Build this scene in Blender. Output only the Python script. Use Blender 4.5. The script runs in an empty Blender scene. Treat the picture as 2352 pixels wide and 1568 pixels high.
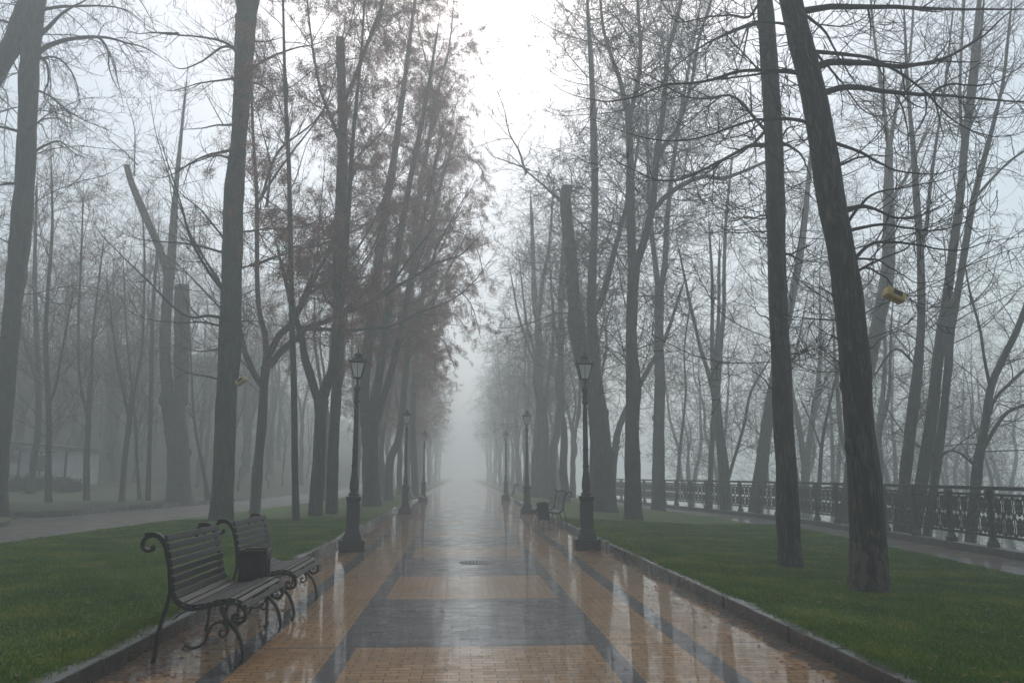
import bpy, math, random
import numpy as np
from mathutils import Vector, Matrix, Euler

scene = bpy.context.scene
COL = scene.collection
R = math.radians

# ------------------------------------------------------------------ camera
W, H = 2352.0, 1568.0          # picture frame used for measuring
F = 1850.0                     # focal length in those pixels
CAMZ = 1.6
PITCH = math.atan(306.0 / F)
YAW = math.atan(116.0 * math.cos(PITCH) / F)
cam_data = bpy.data.cameras.new('camera')
cam_data.sensor_width = 36.0
cam_data.lens = 36.0 * F / W
cam_data.clip_start = 0.05
cam_data.clip_end = 2000.0
cam = bpy.data.objects.new('camera', cam_data)
COL.objects.link(cam)
cam.location = (0, 0, CAMZ)
cam.rotation_euler = Euler((math.pi / 2 + PITCH, 0, -YAW), 'XYZ')
scene.camera = cam
CM = np.array(cam.rotation_euler.to_matrix())
C0 = np.array([0.0, 0.0, CAMZ])


def ray(u, v):
    return CM @ np.array([(u - W / 2) / F, -(v - H / 2) / F, -1.0])


def at(u, v, Y):
    """point on the view ray of (u, v) standing at world depth Y"""
    d = ray(u, v)
    return C0 + d * (Y / d[1])


def cdepth(p):
    return float(-(CM.T @ (np.asarray(p) - C0))[2])


def gpt(u, v, z=0.0):
    d = ray(u, v)
    return C0 + d * ((z - CAMZ) / d[2])


# ------------------------------------------------------------------ terrain heights
KL0, KL1 = -2.86, -3.08        # left kerb faces
KR0, KR1 = 3.19, 3.39          # right kerb faces
KH = 0.145
LAWN_L = [(-40, -10.6), (12, -10.4), (18, -10.2), (33, -9.3), (42, -8.3), (60, -7.6), (200, -7.2)]
LAWN_R = [(-40, 8.4), (5, 8.8), (13.8, 9.6), (19.5, 10.3), (26, 11.0), (37, 11.4), (45, 9.6), (60, 9.0), (200, 8.8)]
FENCE = [(2.0, 11.0), (9.0, 11.7), (18.1, 12.6), (26.0, 13.15), (32.0, 13.45), (39.0, 13.0), (46.0, 12.0), (56.0, 11.2), (70.0, 10.8)]


def interp(tab, y):
    return np.interp(y, [a for a, b in tab], [b for a, b in tab])


def lawn_l_z(x, y):
    return KH - 0.01 - 0.004 * (-x - 3.0)


def lawn_r_z(x, y):
    return KH - 0.01 - np.maximum(x - KR1, 0) * 0.05


def bank_z(x, y):
    """grass bank and wooded hill on the left"""
    d = np.maximum(-x - 15.0, 0) * 0.045 + np.clip(y - 33, 0, 24) * 0.03 * np.clip((-x - 12) / 6, 0, 1)
    hill = np.maximum(np.clip((-x - 33) / 40, 0, 1) ** 1.2 * 20, np.clip((y - 56) / 40, 0, 1) * np.clip((-x - 14) / 16, 0, 1) * 14)
    return 0.16 + d + hill


def cliff_z(x, y):
    fx = interp(FENCE, y)
    s = np.maximum(x - fx - 0.4, 0)
    return -0.35 - 11.0 * (1 - np.exp(-s / 9.0))


def ground_hit(u, v):
    z = 0.1
    for _ in range(14):
        p = gpt(u, v, z)
        if v < 1094:
            break
        x, y = p[0], p[1]
        if x < -12.5:
            z = 0.5 * z + 0.5 * float(bank_z(x, y))
        elif x < 0:
            z = float(lawn_l_z(x, y))
        else:
            z = float(lawn_r_z(x, y))
    return p


# ------------------------------------------------------------------ materials
def newmat(name):
    m = bpy.data.materials.new(name)
    m.use_nodes = True
    nt = m.node_tree
    nt.nodes.clear()
    out = nt.nodes.new('ShaderNodeOutputMaterial')
    b = nt.nodes.new('ShaderNodeBsdfPrincipled')
    nt.links.new(b.outputs[0], out.inputs[0])
    return m, nt, b


def nd(nt, typ, **kw):
    n = nt.nodes.new(typ)
    for k, v in kw.items():
        if k.startswith('i_'):
            n.inputs[k[2:].replace('_', ' ')].default_value = v
        else:
            setattr(n, k, v)
    return n


def coords(nt, scale=(1, 1, 1), kind='Object'):
    tc = nt.nodes.new('ShaderNodeTexCoord')
    mp = nt.nodes.new('ShaderNodeMapping')
    mp.inputs['Scale'].default_value = scale
    nt.links.new(tc.outputs[kind], mp.inputs[0])
    return mp.outputs[0]


def noise(nt, vec, scale, detail=4, rough=0.55, dist=0.0):
    n = nd(nt, 'ShaderNodeTexNoise')
    n.inputs['Scale'].default_value = scale
    n.inputs['Detail'].default_value = detail
    n.inputs['Roughness'].default_value = rough
    n.inputs['Distortion'].default_value = dist
    nt.links.new(vec, n.inputs['Vector'])
    return n.outputs['Fac']


def ramp(nt, fac, stops):
    r = nt.nodes.new('ShaderNodeValToRGB')
    els = r.color_ramp.elements
    while len(els) < len(stops):
        els.new(0.5)
    for e, (p, c) in zip(els, stops):
        e.position = p
        e.color = (c[0], c[1], c[2], 1) if not isinstance(c, (int, float)) else (c, c, c, 1)
    nt.links.new(fac, r.inputs[0])
    return r.outputs[0]


def mix(nt, fac, a, b, mode='MIX'):
    m = nt.nodes.new('ShaderNodeMix')
    m.data_type = 'RGBA'
    m.blend_type = mode
    for sock, val in ((m.inputs[0], fac), (m.inputs[6], a), (m.inputs[7], b)):
        if hasattr(val, 'links'):
            nt.links.new(val, sock)
        elif isinstance(val, (int, float)):
            sock.default_value = val if sock == m.inputs[0] else (val, val, val, 1)
        else:
            sock.default_value = (val[0], val[1], val[2], 1)
    return m.outputs[2]


def mth(nt, op, a, b=None, c=None, clamp=False):
    m = nt.nodes.new('ShaderNodeMath')
    m.operation = op
    m.use_clamp = clamp
    for i, val in enumerate((a, b, c)):
        if val is None:
            continue
        if hasattr(val, 'links'):
            nt.links.new(val, m.inputs[i])
        else:
            m.inputs[i].default_value = val
    return m.outputs[0]


def bump(nt, bsdf, height, strength, dist=0.01, normal_in=None):
    b = nt.nodes.new('ShaderNodeBump')
    b.inputs['Strength'].default_value = strength
    b.inputs['Distance'].default_value = dist
    nt.links.new(height, b.inputs['Height'])
    if normal_in is not None:
        nt.links.new(normal_in, b.inputs['Normal'])
    if bsdf is not None:
        nt.links.new(b.outputs[0], bsdf.inputs['Normal'])
    return b.outputs[0]


def bark_mat(name, dark, light, moss=(0.035, 0.05, 0.02), moss_amt=0.5):
    m, nt, b = newmat(name)
    v = coords(nt, (1, 1, 0.16))
    v2 = coords(nt, (1, 1, 1))
    ridges = noise(nt, v, 13, 7, 0.72, 0.9)
    blot = noise(nt, v2, 2.2, 4, 0.6)
    c = ramp(nt, ridges, [(0.38, (dark[0] * 0.5, dark[1] * 0.5, dark[2] * 0.5)), (0.5, dark), (0.66, (light[0] * 2.3, light[1] * 2.2, light[2] * 2.0))])
    mm = mth(nt, 'MULTIPLY', ramp(nt, blot, [(0.46, 0.0), (0.62, 1.0)]), moss_amt)
    c = mix(nt, mm, c, moss)
    lich = ramp(nt, noise(nt, v2, 7.0, 3, 0.7), [(0.66, 0.0), (0.74, 1.0)])
    c = mix(nt, mth(nt, 'MULTIPLY', lich, 0.35), c, (light[0] * 2.0, light[1] * 2.0, light[2] * 1.8))
    nt.links.new(c, b.inputs['Base Color'])
    b.inputs['Roughness'].default_value = 0.75
    bump(nt, b, ridges, 1.0, 0.06)
    return m


M = {}
M['bark'] = bark_mat('wet_bark', (0.014, 0.011, 0.009), (0.05, 0.042, 0.034))
M['bark_scar'] = bark_mat('bark_with_bare_patches', (0.013, 0.010, 0.008), (0.055, 0.044, 0.035), (0.03, 0.032, 0.018), 0.3)
m = M['bark_scar']
nt = m.node_tree
b = [n for n in nt.nodes if n.type == 'BSDF_PRINCIPLED'][0]
old = b.inputs['Base Color'].links[0].from_socket
vv = coords(nt)
sz = nt.nodes.new('ShaderNodeSeparateXYZ')
nt.links.new(vv, sz.inputs[0])
low = mth(nt, 'LESS_THAN', mth(nt, 'ADD', sz.outputs[2], mth(nt, 'MULTIPLY', noise(nt, vv, 3, 3), 0.9)), 1.2)
pat = ramp(nt, noise(nt, coords(nt, (1, 1, 0.6)), 9, 4, 0.65), [(0.5, 0.0), (0.56, 1.0)])
nt.links.new(mix(nt, mth(nt, 'MULTIPLY', low, pat), old, (0.105, 0.075, 0.058)), b.inputs['Base Color'])
M['bark_green'] = bark_mat('mossy_bark', (0.014, 0.012, 0.008), (0.05, 0.046, 0.03), (0.045, 0.062, 0.02), 0.9)
m, nt, b = newmat('twig_bark')
v = coords(nt)
c = ramp(nt, noise(nt, v, 5, 2), [(0.35, (0.014, 0.010, 0.009)), (0.7, (0.035, 0.026, 0.022))])
nt.links.new(c, b.inputs['Base Color'])
b.inputs['Roughness'].default_value = 0.7
M['twig'] = m
m, nt, b = newmat('dead_leaf')
v = coords(nt)
c = ramp(nt, noise(nt, v, 1.7, 4), [(0.3, (0.20, 0.08, 0.05)), (0.55, (0.34, 0.15, 0.095)), (0.75, (0.42, 0.21, 0.13))])
nt.links.new(c, b.inputs['Base Color'])
b.inputs['Roughness'].default_value = 0.8
tl = nt.nodes.new('ShaderNodeBsdfTranslucent')
nt.links.new(c, tl.inputs[0])
mx = nt.nodes.new('ShaderNodeMixShader')
mx.inputs[0].default_value = 0.5
nt.links.new(b.outputs[0], mx.inputs[1])
nt.links.new(tl.outputs[0], mx.inputs[2])
nt.links.new(mx.outputs[0], [n for n in nt.nodes if n.type == 'OUTPUT_MATERIAL'][0].inputs[0])
M['leaf'] = m

# wet iron / paint
m, nt, b = newmat('black_wet_iron')
v = coords(nt)
c = ramp(nt, noise(nt, v, 9, 4), [(0.4, (0.008, 0.008, 0.008)), (0.75, (0.022, 0.02, 0.018))])
nt.links.new(c, b.inputs['Base Color'])
b.inputs['Roughness'].default_value = 0.38
M['iron'] = m
m, nt, b = newmat('lamp_iron')
v = coords(nt)
c = ramp(nt, noise(nt, v, 12, 4), [(0.4, (0.012, 0.013, 0.012)), (0.8, (0.03, 0.032, 0.028))])
nt.links.new(c, b.inputs['Base Color'])
b.inputs['Roughness'].default_value = 0.42
bump(nt, b, noise(nt, v, 60, 3), 0.25, 0.004)
M['lampiron'] = m
m, nt, b = newmat('wet_slat_wood')
v = coords(nt, (1, 0.06, 1))
v2 = coords(nt)
g = noise(nt, v, 70, 4, 0.6)
c = ramp(nt, g, [(0.3, (0.012, 0.010, 0.010)), (0.7, (0.035, 0.030, 0.03))])
nt.links.new(c, b.inputs['Base Color'])
b.inputs['Coat Weight'].default_value = 0.1
b.inputs['Specular IOR Level'].default_value = 0.3
b.inputs['Coat Roughness'].default_value = 0.22
b.inputs['Roughness'].default_value = 0.38
M['slat'] = m
# lamp glass
m, nt, b = newmat('frosted_lamp_glass')
b.inputs['Base Color'].default_value = (0.75, 0.76, 0.72, 1)
b.inputs['Roughness'].default_value = 0.5
b.inputs['Transmission Weight'].default_value = 0.0
b.inputs['Alpha'].default_value = 0.72
M['glass'] = m
# bird feeder
m, nt, b = newmat('feeder_card')
v = coords(nt)
c = ramp(nt, noise(nt, v, 20, 4), [(0.3, (0.42, 0.26, 0.09)), (0.7, (0.62, 0.42, 0.18))])
nt.links.new(c, b.inputs['Base Color'])
b.inputs['Roughness'].default_value = 0.6
M['feeder'] = m
m, nt, b = newmat('feeder_hole')
b.inputs['Base Color'].default_value = (0.03, 0.05, 0.045, 1)
b.inputs['Roughness'].default_value = 0.7
M['hole'] = m
# kerb
m, nt, b = newmat('wet_granite_kerb')
v = coords(nt)
sp = noise(nt, v, 90, 2, 0.7)
c = ramp(nt, sp, [(0.35, (0.018, 0.014, 0.013)), (0.65, (0.07, 0.06, 0.056))])
br = nt.nodes.new('ShaderNodeTexNoise')
vm = coords(nt, (0.01, 1.0, 0.01))
cell = nt.nodes.new('ShaderNodeTexVoronoi')
cell.inputs['Scale'].default_value = 1.0
nt.links.new(vm, cell.inputs['Vector'])
c2 = mix(nt, 0.45, c, cell.outputs['Color'], 'MULTIPLY')
hsv = nt.nodes.new('ShaderNodeHueSaturation')
hsv.inputs['Saturation'].default_value = 0.15
nt.links.new(c2, hsv.inputs['Color'])
nt.links.new(hsv.outputs[0], b.inputs['Base Color'])
nt.links.new(ramp(nt, noise(nt, v, 3.5, 4), [(0.35, 0.12), (0.65, 0.45)]), b.inputs['Roughness'])
b.inputs['Coat Weight'].default_value = 0.7
b.inputs['Coat Roughness'].default_value = 0.12
bump(nt, b, sp, 0.3, 0.004)
M['kerb'] = m
m, nt, b = newmat('wet_concrete')
v = coords(nt)
c = ramp(nt, noise(nt, v, 5, 6), [(0.35, (0.045, 0.04, 0.037)), (0.7, (0.11, 0.1, 0.095))])
nt.links.new(c, b.inputs['Base Color'])
b.inputs['Roughness'].default_value = 0.45
M['concrete'] = m


def paving(name, main=True):
    m, nt, b = newmat(name)
    tc = nt.nodes.new('ShaderNodeTexCoord')
    pos = tc.outputs['Object']
    sx = nt.nodes.new('ShaderNodeSeparateXYZ')
    nt.links.new(pos, sx.inputs[0])
    X, Y = sx.outputs[0], sx.outputs[1]
    brick = nt.nodes.new('ShaderNodeTexBrick')
    brick.offset = 0.5
    brick.inputs['Scale'].default_value = 1.0
    brick.inputs['Brick Width'].default_value = 0.20
    brick.inputs['Row Height'].default_value = 0.10
    brick.inputs['Mortar Size'].default_value = 0.007
    brick.inputs['Mortar Smooth'].default_value = 0.3
    brick.inputs['Color1'].default_value = (0.0, 0.0, 0.0, 1)
    brick.inputs['Color2'].default_value = (1, 1, 1, 1)
    brick.inputs['Mortar'].default_value = (0.5, 0.5, 0.5, 1)
    nt.links.new(pos, brick.inputs['Vector'])
    var = brick.outputs['Color']
    mort = brick.outputs['Fac']
    big = noise(nt, pos, 0.8, 5, 0.6)
    fine = noise(nt, pos, 60, 4, 0.65)
    tan = mix(nt, var, (0.23, 0.112, 0.030), (0.42, 0.225, 0.08))
    tan = mix(nt, ramp(nt, big, [(0.35, 0.0), (0.7, 0.55)]), tan, (0.17, 0.10, 0.05))
    tan = mix(nt, 0.35, tan, ramp(nt, fine, [(0.3, 0.25), (0.7, 1.3)]), 'MULTIPLY')
    grey = mix(nt, var, (0.028, 0.028, 0.032), (0.085, 0.083, 0.088))
    grey = mix(nt, 0.35, grey, ramp(nt, fine, [(0.3, 0.3), (0.7, 1.3)]), 'MULTIPLY')

    def band(val, lo, hi):
        a = mth(nt, 'GREATER_THAN', val, lo)
        c_ = mth(nt, 'LESS_THAN', val, hi)
        return mth(nt, 'MULTIPLY', a, c_)

    if main:
        s1 = band(X, -1.16, -0.97)
        s2 = band(X, 1.27, 1.46)
        s3 = band(X, -2.07, -1.86)
        s4 = band(X, 2.08, 2.29)
        inner = band(X, -0.97, 1.27)
        ym = mth(nt, 'MODULO', mth(nt, 'ADD', Y, 27.0 - 8.0), 5.4)
        rect = mth(nt, 'MULTIPLY', inner, mth(nt, 'LESS_THAN', ym, 3.0))
        l1 = mth(nt, 'LESS_THAN', ym, 0.05)
        l2 = band(ym, 2.95, 3.0)
        msk = s1
        for s in (s2, s3, s4, rect):
            msk = mth(nt, 'MAXIMUM', msk, s)
        col = mix(nt, msk, tan, grey)
        stripes = mth(nt, 'MAXIMUM', mth(nt, 'MAXIMUM', s1, s2), mth(nt, 'MAXIMUM', s3, s4))
        col = mix(nt, stripes, col, mix(nt, 0.5, grey, (0.028, 0.028, 0.03)))
        lines = mth(nt, 'MAXIMUM', l1, l2)
        col = mix(nt, mth(nt, 'MULTIPLY', lines, 0.7), col, (0.02, 0.018, 0.015))
        # silt and soaked leaf dirt along the left kerb, with a ragged edge
        wob = mth(nt, 'MULTIPLY', mth(nt, 'SUBTRACT', noise(nt, pos, 2.2, 6, 0.65), 0.5), 1.5)
        edge = mth(nt, 'ADD', X, wob)
        silt = mth(nt, 'MULTIPLY', mth(nt, 'LESS_THAN', edge, -2.45), ramp(nt, noise(nt, pos, 9, 5, 0.7), [(0.36, 0.0), (0.5, 1.0)]))
        edge2 = mth(nt, 'SUBTRACT', X, mth(nt, 'MULTIPLY', wob, 0.5))
        silt2 = mth(nt, 'GREATER_THAN', edge2, 3.0)
        silt = mth(nt, 'MAXIMUM', silt, silt2)
        col = mix(nt, mth(nt, 'MULTIPLY', silt, 0.85), col, (0.016, 0.012, 0.009))
        # small bits of debris
        deb = ramp(nt, noise(nt, pos, 26, 2, 0.5), [(0.69, 0.0), (0.71, 1.0)])
        col = mix(nt, mth(nt, 'MULTIPLY', deb, 0.7), col, (0.03, 0.02, 0.012))
    else:
        g2 = mix(nt, var, (0.07, 0.052, 0.042), (0.11, 0.085, 0.07))
        col = mix(nt, 0.5, g2, ramp(nt, big, [(0.3, 0.45), (0.7, 1.1)]), 'MULTIPLY')
    col = mix(nt, mth(nt, 'MULTIPLY', mort, 0.85), col, (0.02, 0.016, 0.012))
    nt.links.new(col, b.inputs['Base Color'])
    wet = noise(nt, pos, 1.1, 6, 0.62, 0.3)
    stain = noise(nt, coords(nt, (0.6, 3.5, 1)), 2.0, 4, 0.6)
    wet2 = mth(nt, 'ADD', mth(nt, 'MULTIPLY', wet, 0.6), mth(nt, 'MULTIPLY', stain, 0.4))
    nt.links.new(ramp(nt, wet2, [(0.40, 0.35), (0.62, 0.6)]), b.inputs['Roughness'])
    b.inputs['IOR'].default_value = 1.45
    b.inputs['Specular IOR Level'].default_value = 0.15
    nt.links.new(mth(nt, 'MULTIPLY', ramp(nt, wet2, [(0.42, 1.0), (0.64, 0.8)]), ramp(nt, var, [(0.0, 0.62), (0.8, 1.0)])), b.inputs['Coat Weight'])
    nt.links.new(ramp(nt, wet2, [(0.42, 0.02), (0.68, 0.07)]), b.inputs['Coat Roughness'])
    b.inputs['Coat IOR'].default_value = 1.42
    inv = mth(nt, 'SUBTRACT', 1.0, mort)
    n1 = bump(nt, None, inv, 0.25, 0.003)
    n2 = bump(nt, None, var, 0.10, 0.0015, n1)
    n3 = bump(nt, b, fine, 0.12, 0.002, n2)
    # water film keeps a smoother skin than the stone, but still follows the rows
    nc = bump(nt, None, mth(nt, 'ADD', mth(nt, 'MULTIPLY', noise(nt, coords(nt, (0.9, 20, 1)), 1.0, 3), 1.0), mth(nt, 'MULTIPLY', noise(nt, coords(nt, (4, 9, 1)), 1.0, 3), 0.6)), 0.14, 0.003)
    nt.links.new(nc, b.inputs['Coat Normal'])
    if not main:
        for l in list(b.inputs['Coat Weight'].links):
            nt.links.remove(l)
        b.inputs['Coat Weight'].default_value = 0.35
        b.inputs['Specular IOR Level'].default_value = 0.3
    return m


M['paving'] = paving('wet_brick_paving', True)
M['sidepaving'] = paving('wet_side_paving', False)

m, nt, b = newmat('lawn_soil')
v = coords(nt)
n_a = noise(nt, v, 0.9, 6, 0.65)
n_b = noise(nt, v, 22, 5, 0.75)
c = ramp(nt, n_a, [(0.3, (0.045, 0.09, 0.005)), (0.55, (0.07, 0.13, 0.006)), (0.75, (0.12, 0.14, 0.012))])
c = mix(nt, 0.8, c, ramp(nt, n_b, [(0.32, 0.25), (0.68, 1.5)]), 'MULTIPLY')
nt.links.new(c, b.inputs['Base Color'])
b.inputs['Roughness'].default_value = 0.85
b.inputs['Specular IOR Level'].default_value = 0.25
bump(nt, b, n_b, 0.8, 0.05)
M['lawn'] = m
m, nt, b = newmat('grass_blade')
v = coords(nt)
n_a = noise(nt, v, 0.9, 6, 0.65)
n_c = noise(nt, v, 35, 2, 0.7)
c = ramp(nt, n_a, [(0.3, (0.06, 0.13, 0.005)), (0.52, (0.11, 0.20, 0.006)), (0.64, (0.22, 0.26, 0.012)), (0.76, (0.15, 0.11, 0.03))])
c = mix(nt, 0.8, c, ramp(nt, n_c, [(0.3, 0.35), (0.7, 1.5)]), 'MULTIPLY')
nt.links.new(c, b.inputs['Base Color'])
b.inputs['Roughness'].default_value = 0.55
b.inputs['Specular IOR Level'].default_value = 0.3
M['blade'] = m
m, nt, b = newmat('bank_ground')
v = coords(nt)
n_b = noise(nt, v, 6, 6, 0.75)
c = ramp(nt, n_b, [(0.32, (0.018, 0.026, 0.007)), (0.55, (0.035, 0.055, 0.012)), (0.75, (0.06, 0.055, 0.02))])
nt.links.new(c, b.inputs['Base Color'])
b.inputs['Roughness'].default_value = 0.9
M['bank'] = m
m, nt, b = newmat('pale_render')
v = coords(nt)
c = ramp(nt, noise(nt, v, 2, 5), [(0.3, (0.68, 0.70, 0.70)), (0.7, (0.82, 0.84, 0.84))])
nt.links.new(c, b.inputs['Base Color'])
b.inputs['Roughness'].default_value = 0.7
M['render'] = m
m, nt, b = newmat('roof_sheet')
b.inputs['Base Color'].default_value = (0.035, 0.033, 0.032, 1)
b.inputs['Roughness'].default_value = 0.5
M['roof'] = m
m, nt, b = newmat('dark_window')
b.inputs['Base Color'].default_value = (0.12, 0.13, 0.14, 1)
b.inputs['Roughness'].default_value = 0.15
M['window'] = m
m, nt, b = newmat('orange_sign')
b.inputs['Base Color'].default_value = (0.5, 0.16, 0.06, 1)
b.inputs['Roughness'].default_value = 0.5
M['orange'] = m


# ------------------------------------------------------------------ mesh helpers
def link_mesh(name, V, Fq, mat, parent=None, smooth=True, Ft=None, loc=None):
    """V (n,3) array in world space; Fq (m,4) quads; Ft (k,3) triangles"""
    me = bpy.data.meshes.new(name)
    V = np.asarray(V, dtype=np.float32)
    if loc is not None:
        V = V - np.asarray(loc, dtype=np.float32)
    Fq = np.zeros((0, 4), int) if Fq is None else np.asarray(Fq, dtype=np.int32).reshape(-1, 4)
    Ft = np.zeros((0, 3), int) if Ft is None else np.asarray(Ft, dtype=np.int32).reshape(-1, 3)
    me.vertices.add(len(V))
    me.vertices.foreach_set('co', V.ravel())
    nl = Fq.size + Ft.size
    me.loops.add(nl)
    me.loops.foreach_set('vertex_index', np.concatenate([Fq.ravel(), Ft.ravel()]).astype(np.int32))
    npoly = len(Fq) + len(Ft)
    me.polygons.add(npoly)
    starts = np.concatenate([np.arange(len(Fq)) * 4, Fq.size + np.arange(len(Ft)) * 3]).astype(np.int32)
    me.polygons.foreach_set('loop_start', starts)
    me.polygons.foreach_set('use_smooth', np.full(npoly, smooth, dtype=bool))
    me.update(calc_edges=True)
    me.validate()
    me.materials.append(mat)
    o = bpy.data.objects.new(name, me)
    COL.objects.link(o)
    if parent is not None:
        o.parent = parent
    return o


class MB:
    """collects shapes into one mesh"""
    def __init__(s):
        s.V, s.Q, s.T, s.n = [], [], [], 0

    def add(s, V, Q=None, T=None):
        V = np.asarray(V, float)
        s.V.append(V)
        if Q is not None and len(Q):
            s.Q.append(np.asarray(Q, int) + s.n)
        if T is not None and len(T):
            s.T.append(np.asarray(T, int) + s.n)
        s.n += len(V)

    def box(s, c, size, rot=None, bev=0.0):
        sx, sy, sz = [a / 2 for a in size]
        if bev <= 0:
            V = np.array([[x, y, z] for x in (-sx, sx) for y in (-sy, sy) for z in (-sz, sz)])
            Q = [(0, 1, 3, 2), (4, 6, 7, 5), (0, 4, 5, 1), (2, 3, 7, 6), (0, 2, 6, 4), (1, 5, 7, 3)]
            T = None
        else:
            bv = min(bev, sx * .9, sy * .9, sz * .9)
            V = []
            rings = [(-sz, sx - bv, sy - bv), (-sz + bv, sx, sy), (sz - bv, sx, sy), (sz, sx - bv, sy - bv)]
            for z, a, b_ in rings:
                c_ = bv if (a == sx) else bv * 0.5
                V += [(-a + c_, -b_, z), (a - c_, -b_, z), (a, -b_ + c_, z), (a, b_ - c_, z), (a - c_, b_, z), (-a + c_, b_, z), (-a, b_ - c_, z), (-a, -b_ + c_, z)]
            V = np.array(V)
            Q = []
            for k in range(3):
                for j in range(8):
                    Q.append((k * 8 + j, k * 8 + (j + 1) % 8, (k + 1) * 8 + (j + 1) % 8, (k + 1) * 8 + j))
            T = []
            for base, flip in ((0, True), (24, False)):
                for j in range(1, 7):
                    t = (base, base + j, base + j + 1)
                    T.append(t[::-1] if flip else t)
        if rot is not None:
            V = V @ np.array(rot).T
        s.add(V + np.array(c), Q, T)
        return s

    def lathe(s, prof, c=(0, 0, 0), n=16, sq=False):
        """prof list of (r, z)"""
        V, Q, T = [], [], []
        off = math.pi / 4 if sq else 0
        n = 4 if sq else n
        k = math.sqrt(2) if sq else 1
        for r, z in prof:
            for j in range(n):
                a = 2 * math.pi * j / n + off
                V.append((c[0] + k * r * math.cos(a), c[1] + k * r * math.sin(a), c[2] + z))
        for i in range(len(prof) - 1):
            for j in range(n):
                Q.append((i * n + j, i * n + (j + 1) % n, (i + 1) * n + (j + 1) % n, (i + 1) * n + j))
        for base, flip in ((0, True), ((len(prof) - 1) * n, False)):
            for j in range(1, n - 1):
                t = (base, base + j, base + j + 1)
                T.append(t[::-1] if flip else t)
        s.add(V, Q, T)
        return s

    def tube(s, P, Rr, n=8):
        V, Q = tubes(np.asarray(P, float)[None], np.broadcast_to(np.asarray(Rr, float), (1, len(P))), n)
        k = len(P)
        T = []
        for j in range(1, n - 1):
            T.append((0, j + 1, j))
            T.append(((k - 1) * n, (k - 1) * n + j, (k - 1) * n + j + 1))
        s.add(V, Q, T)
        return s

    def ribbon(s, P, t, w, axis=(0, 1, 0)):
        """flat iron bar of thickness t, width w along axis, following P"""
        P = np.asarray(P, float)
        A = np.asarray(axis, float)
        Tn = np.gradient(P, axis=0)
        N = np.cross(Tn, A)
        N /= np.linalg.norm(N, axis=1)[:, None] + 1e-9
        tt = np.broadcast_to(np.asarray(t, float), (len(P),))[:, None] / 2
        V = np.stack([P + N * tt + A * w / 2, P - N * tt + A * w / 2, P - N * tt - A * w / 2, P + N * tt - A * w / 2], 1).reshape(-1, 3)
        Q = []
        for i in range(len(P) - 1):
            for j in range(4):
                Q.append((i * 4 + j, i * 4 + (j + 1) % 4, i * 4 + 4 + (j + 1) % 4, i * 4 + 4 + j))
        Q.append((0, 3, 2, 1))
        e = (len(P) - 1) * 4
        Q.append((e, e + 1, e + 2, e + 3))
        s.add(V, Q)
        return s

    def build(s, name, mat, parent=None, smooth=False, loc=None):
        V = np.concatenate(s.V)
        Q = np.concatenate(s.Q) if s.Q else None
        T = np.concatenate(s.T) if s.T else None
        return link_mesh(name, V, Q, mat, parent, smooth, T, loc)


def tubes(P, Rr, n):
    """P (N,k,3), Rr (N,k) -> vertices and quads of N tubes of n sides"""
    N, k, _ = P.shape
    T = np.gradient(P, axis=1)
    T /= np.linalg.norm(T, axis=2, keepdims=True) + 1e-9
    ref = np.zeros((N, 1, 3))
    tm = T.mean(axis=1)
    ax = np.argmin(np.abs(tm), axis=1)
    ref[np.arange(N), 0, ax] = 1.0
    U = np.cross(T, np.broadcast_to(ref, T.shape))
    U /= np.linalg.norm(U, axis=2, keepdims=True) + 1e-9
    B = np.cross(T, U)
    a = np.arange(n) * 2 * math.pi / n
    V = P[:, :, None, :] + Rr[:, :, None, None] * (U[:, :, None, :] * np.cos(a)[None, None, :, None] + B[:, :, None, :] * np.sin(a)[None, None, :, None])
    base = (np.arange(N) * k * n)[:, None, None]
    i = (np.arange(k - 1) * n)[None, :, None]
    j = np.arange(n)[None, None, :]
    j2 = (j + 1) % n
    Q = np.stack([base + i + j, base + i + j2, base + i + n + j2, base + i + n + j], -1).reshape(-1, 4)
    return V.reshape(-1, 3), Q


def spline(P, step=None, n=None):
    P = np.asarray(P, float)
    if len(P) == 2:
        P = np.array([P[0], (P[0] + P[1]) / 2, P[1]])
    ext = np.vstack([2 * P[0] - P[1], P, 2 * P[-1] - P[-2]])
    out = []
    for i in range(1, len(ext) - 2):
        p0, p1, p2, p3 = ext[i - 1], ext[i], ext[i + 1], ext[i + 2]
        for t in np.linspace(0, 1, 12, endpoint=False):
            out.append(0.5 * ((2 * p1) + (-p0 + p2) * t + (2 * p0 - 5 * p1 + 4 * p2 - p3) * t * t + (-p0 + 3 * p1 - 3 * p2 + p3) * t ** 3))
    out.append(ext[-2])
    out = np.array(out)
    L = np.concatenate([[0], np.cumsum(np.linalg.norm(np.diff(out[:, :3], axis=0), axis=1))])
    if n is None:
        n = max(4, int(L[-1] / step) + 1)
    s = np.linspace(0, L[-1], n)
    return np.stack([np.interp(s, L, out[:, c]) for c in range(out.shape[1])], 1)


def empty(name, loc, label=None, cat=None, group=None):
    o = bpy.data.objects.new(name, None)
    o.location = loc
    o.empty_display_size = 0.2
    COL.objects.link(o)
    tag(o, label, cat, group)
    return o


def tag(o, label=None, cat=None, group=None, kind=None):
    if label:
        o['label'] = label
    if cat:
        o['category'] = cat
    if group:
        o['group'] = group
    if kind:
        o['kind'] = kind
    return o


def copy_tree(o, parent=None):
    c_ = o.copy()
    COL.objects.link(c_)
    c_.parent = parent
    for ch in list(o.children):
        copy_tree(ch, c_)
    return c_


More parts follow.
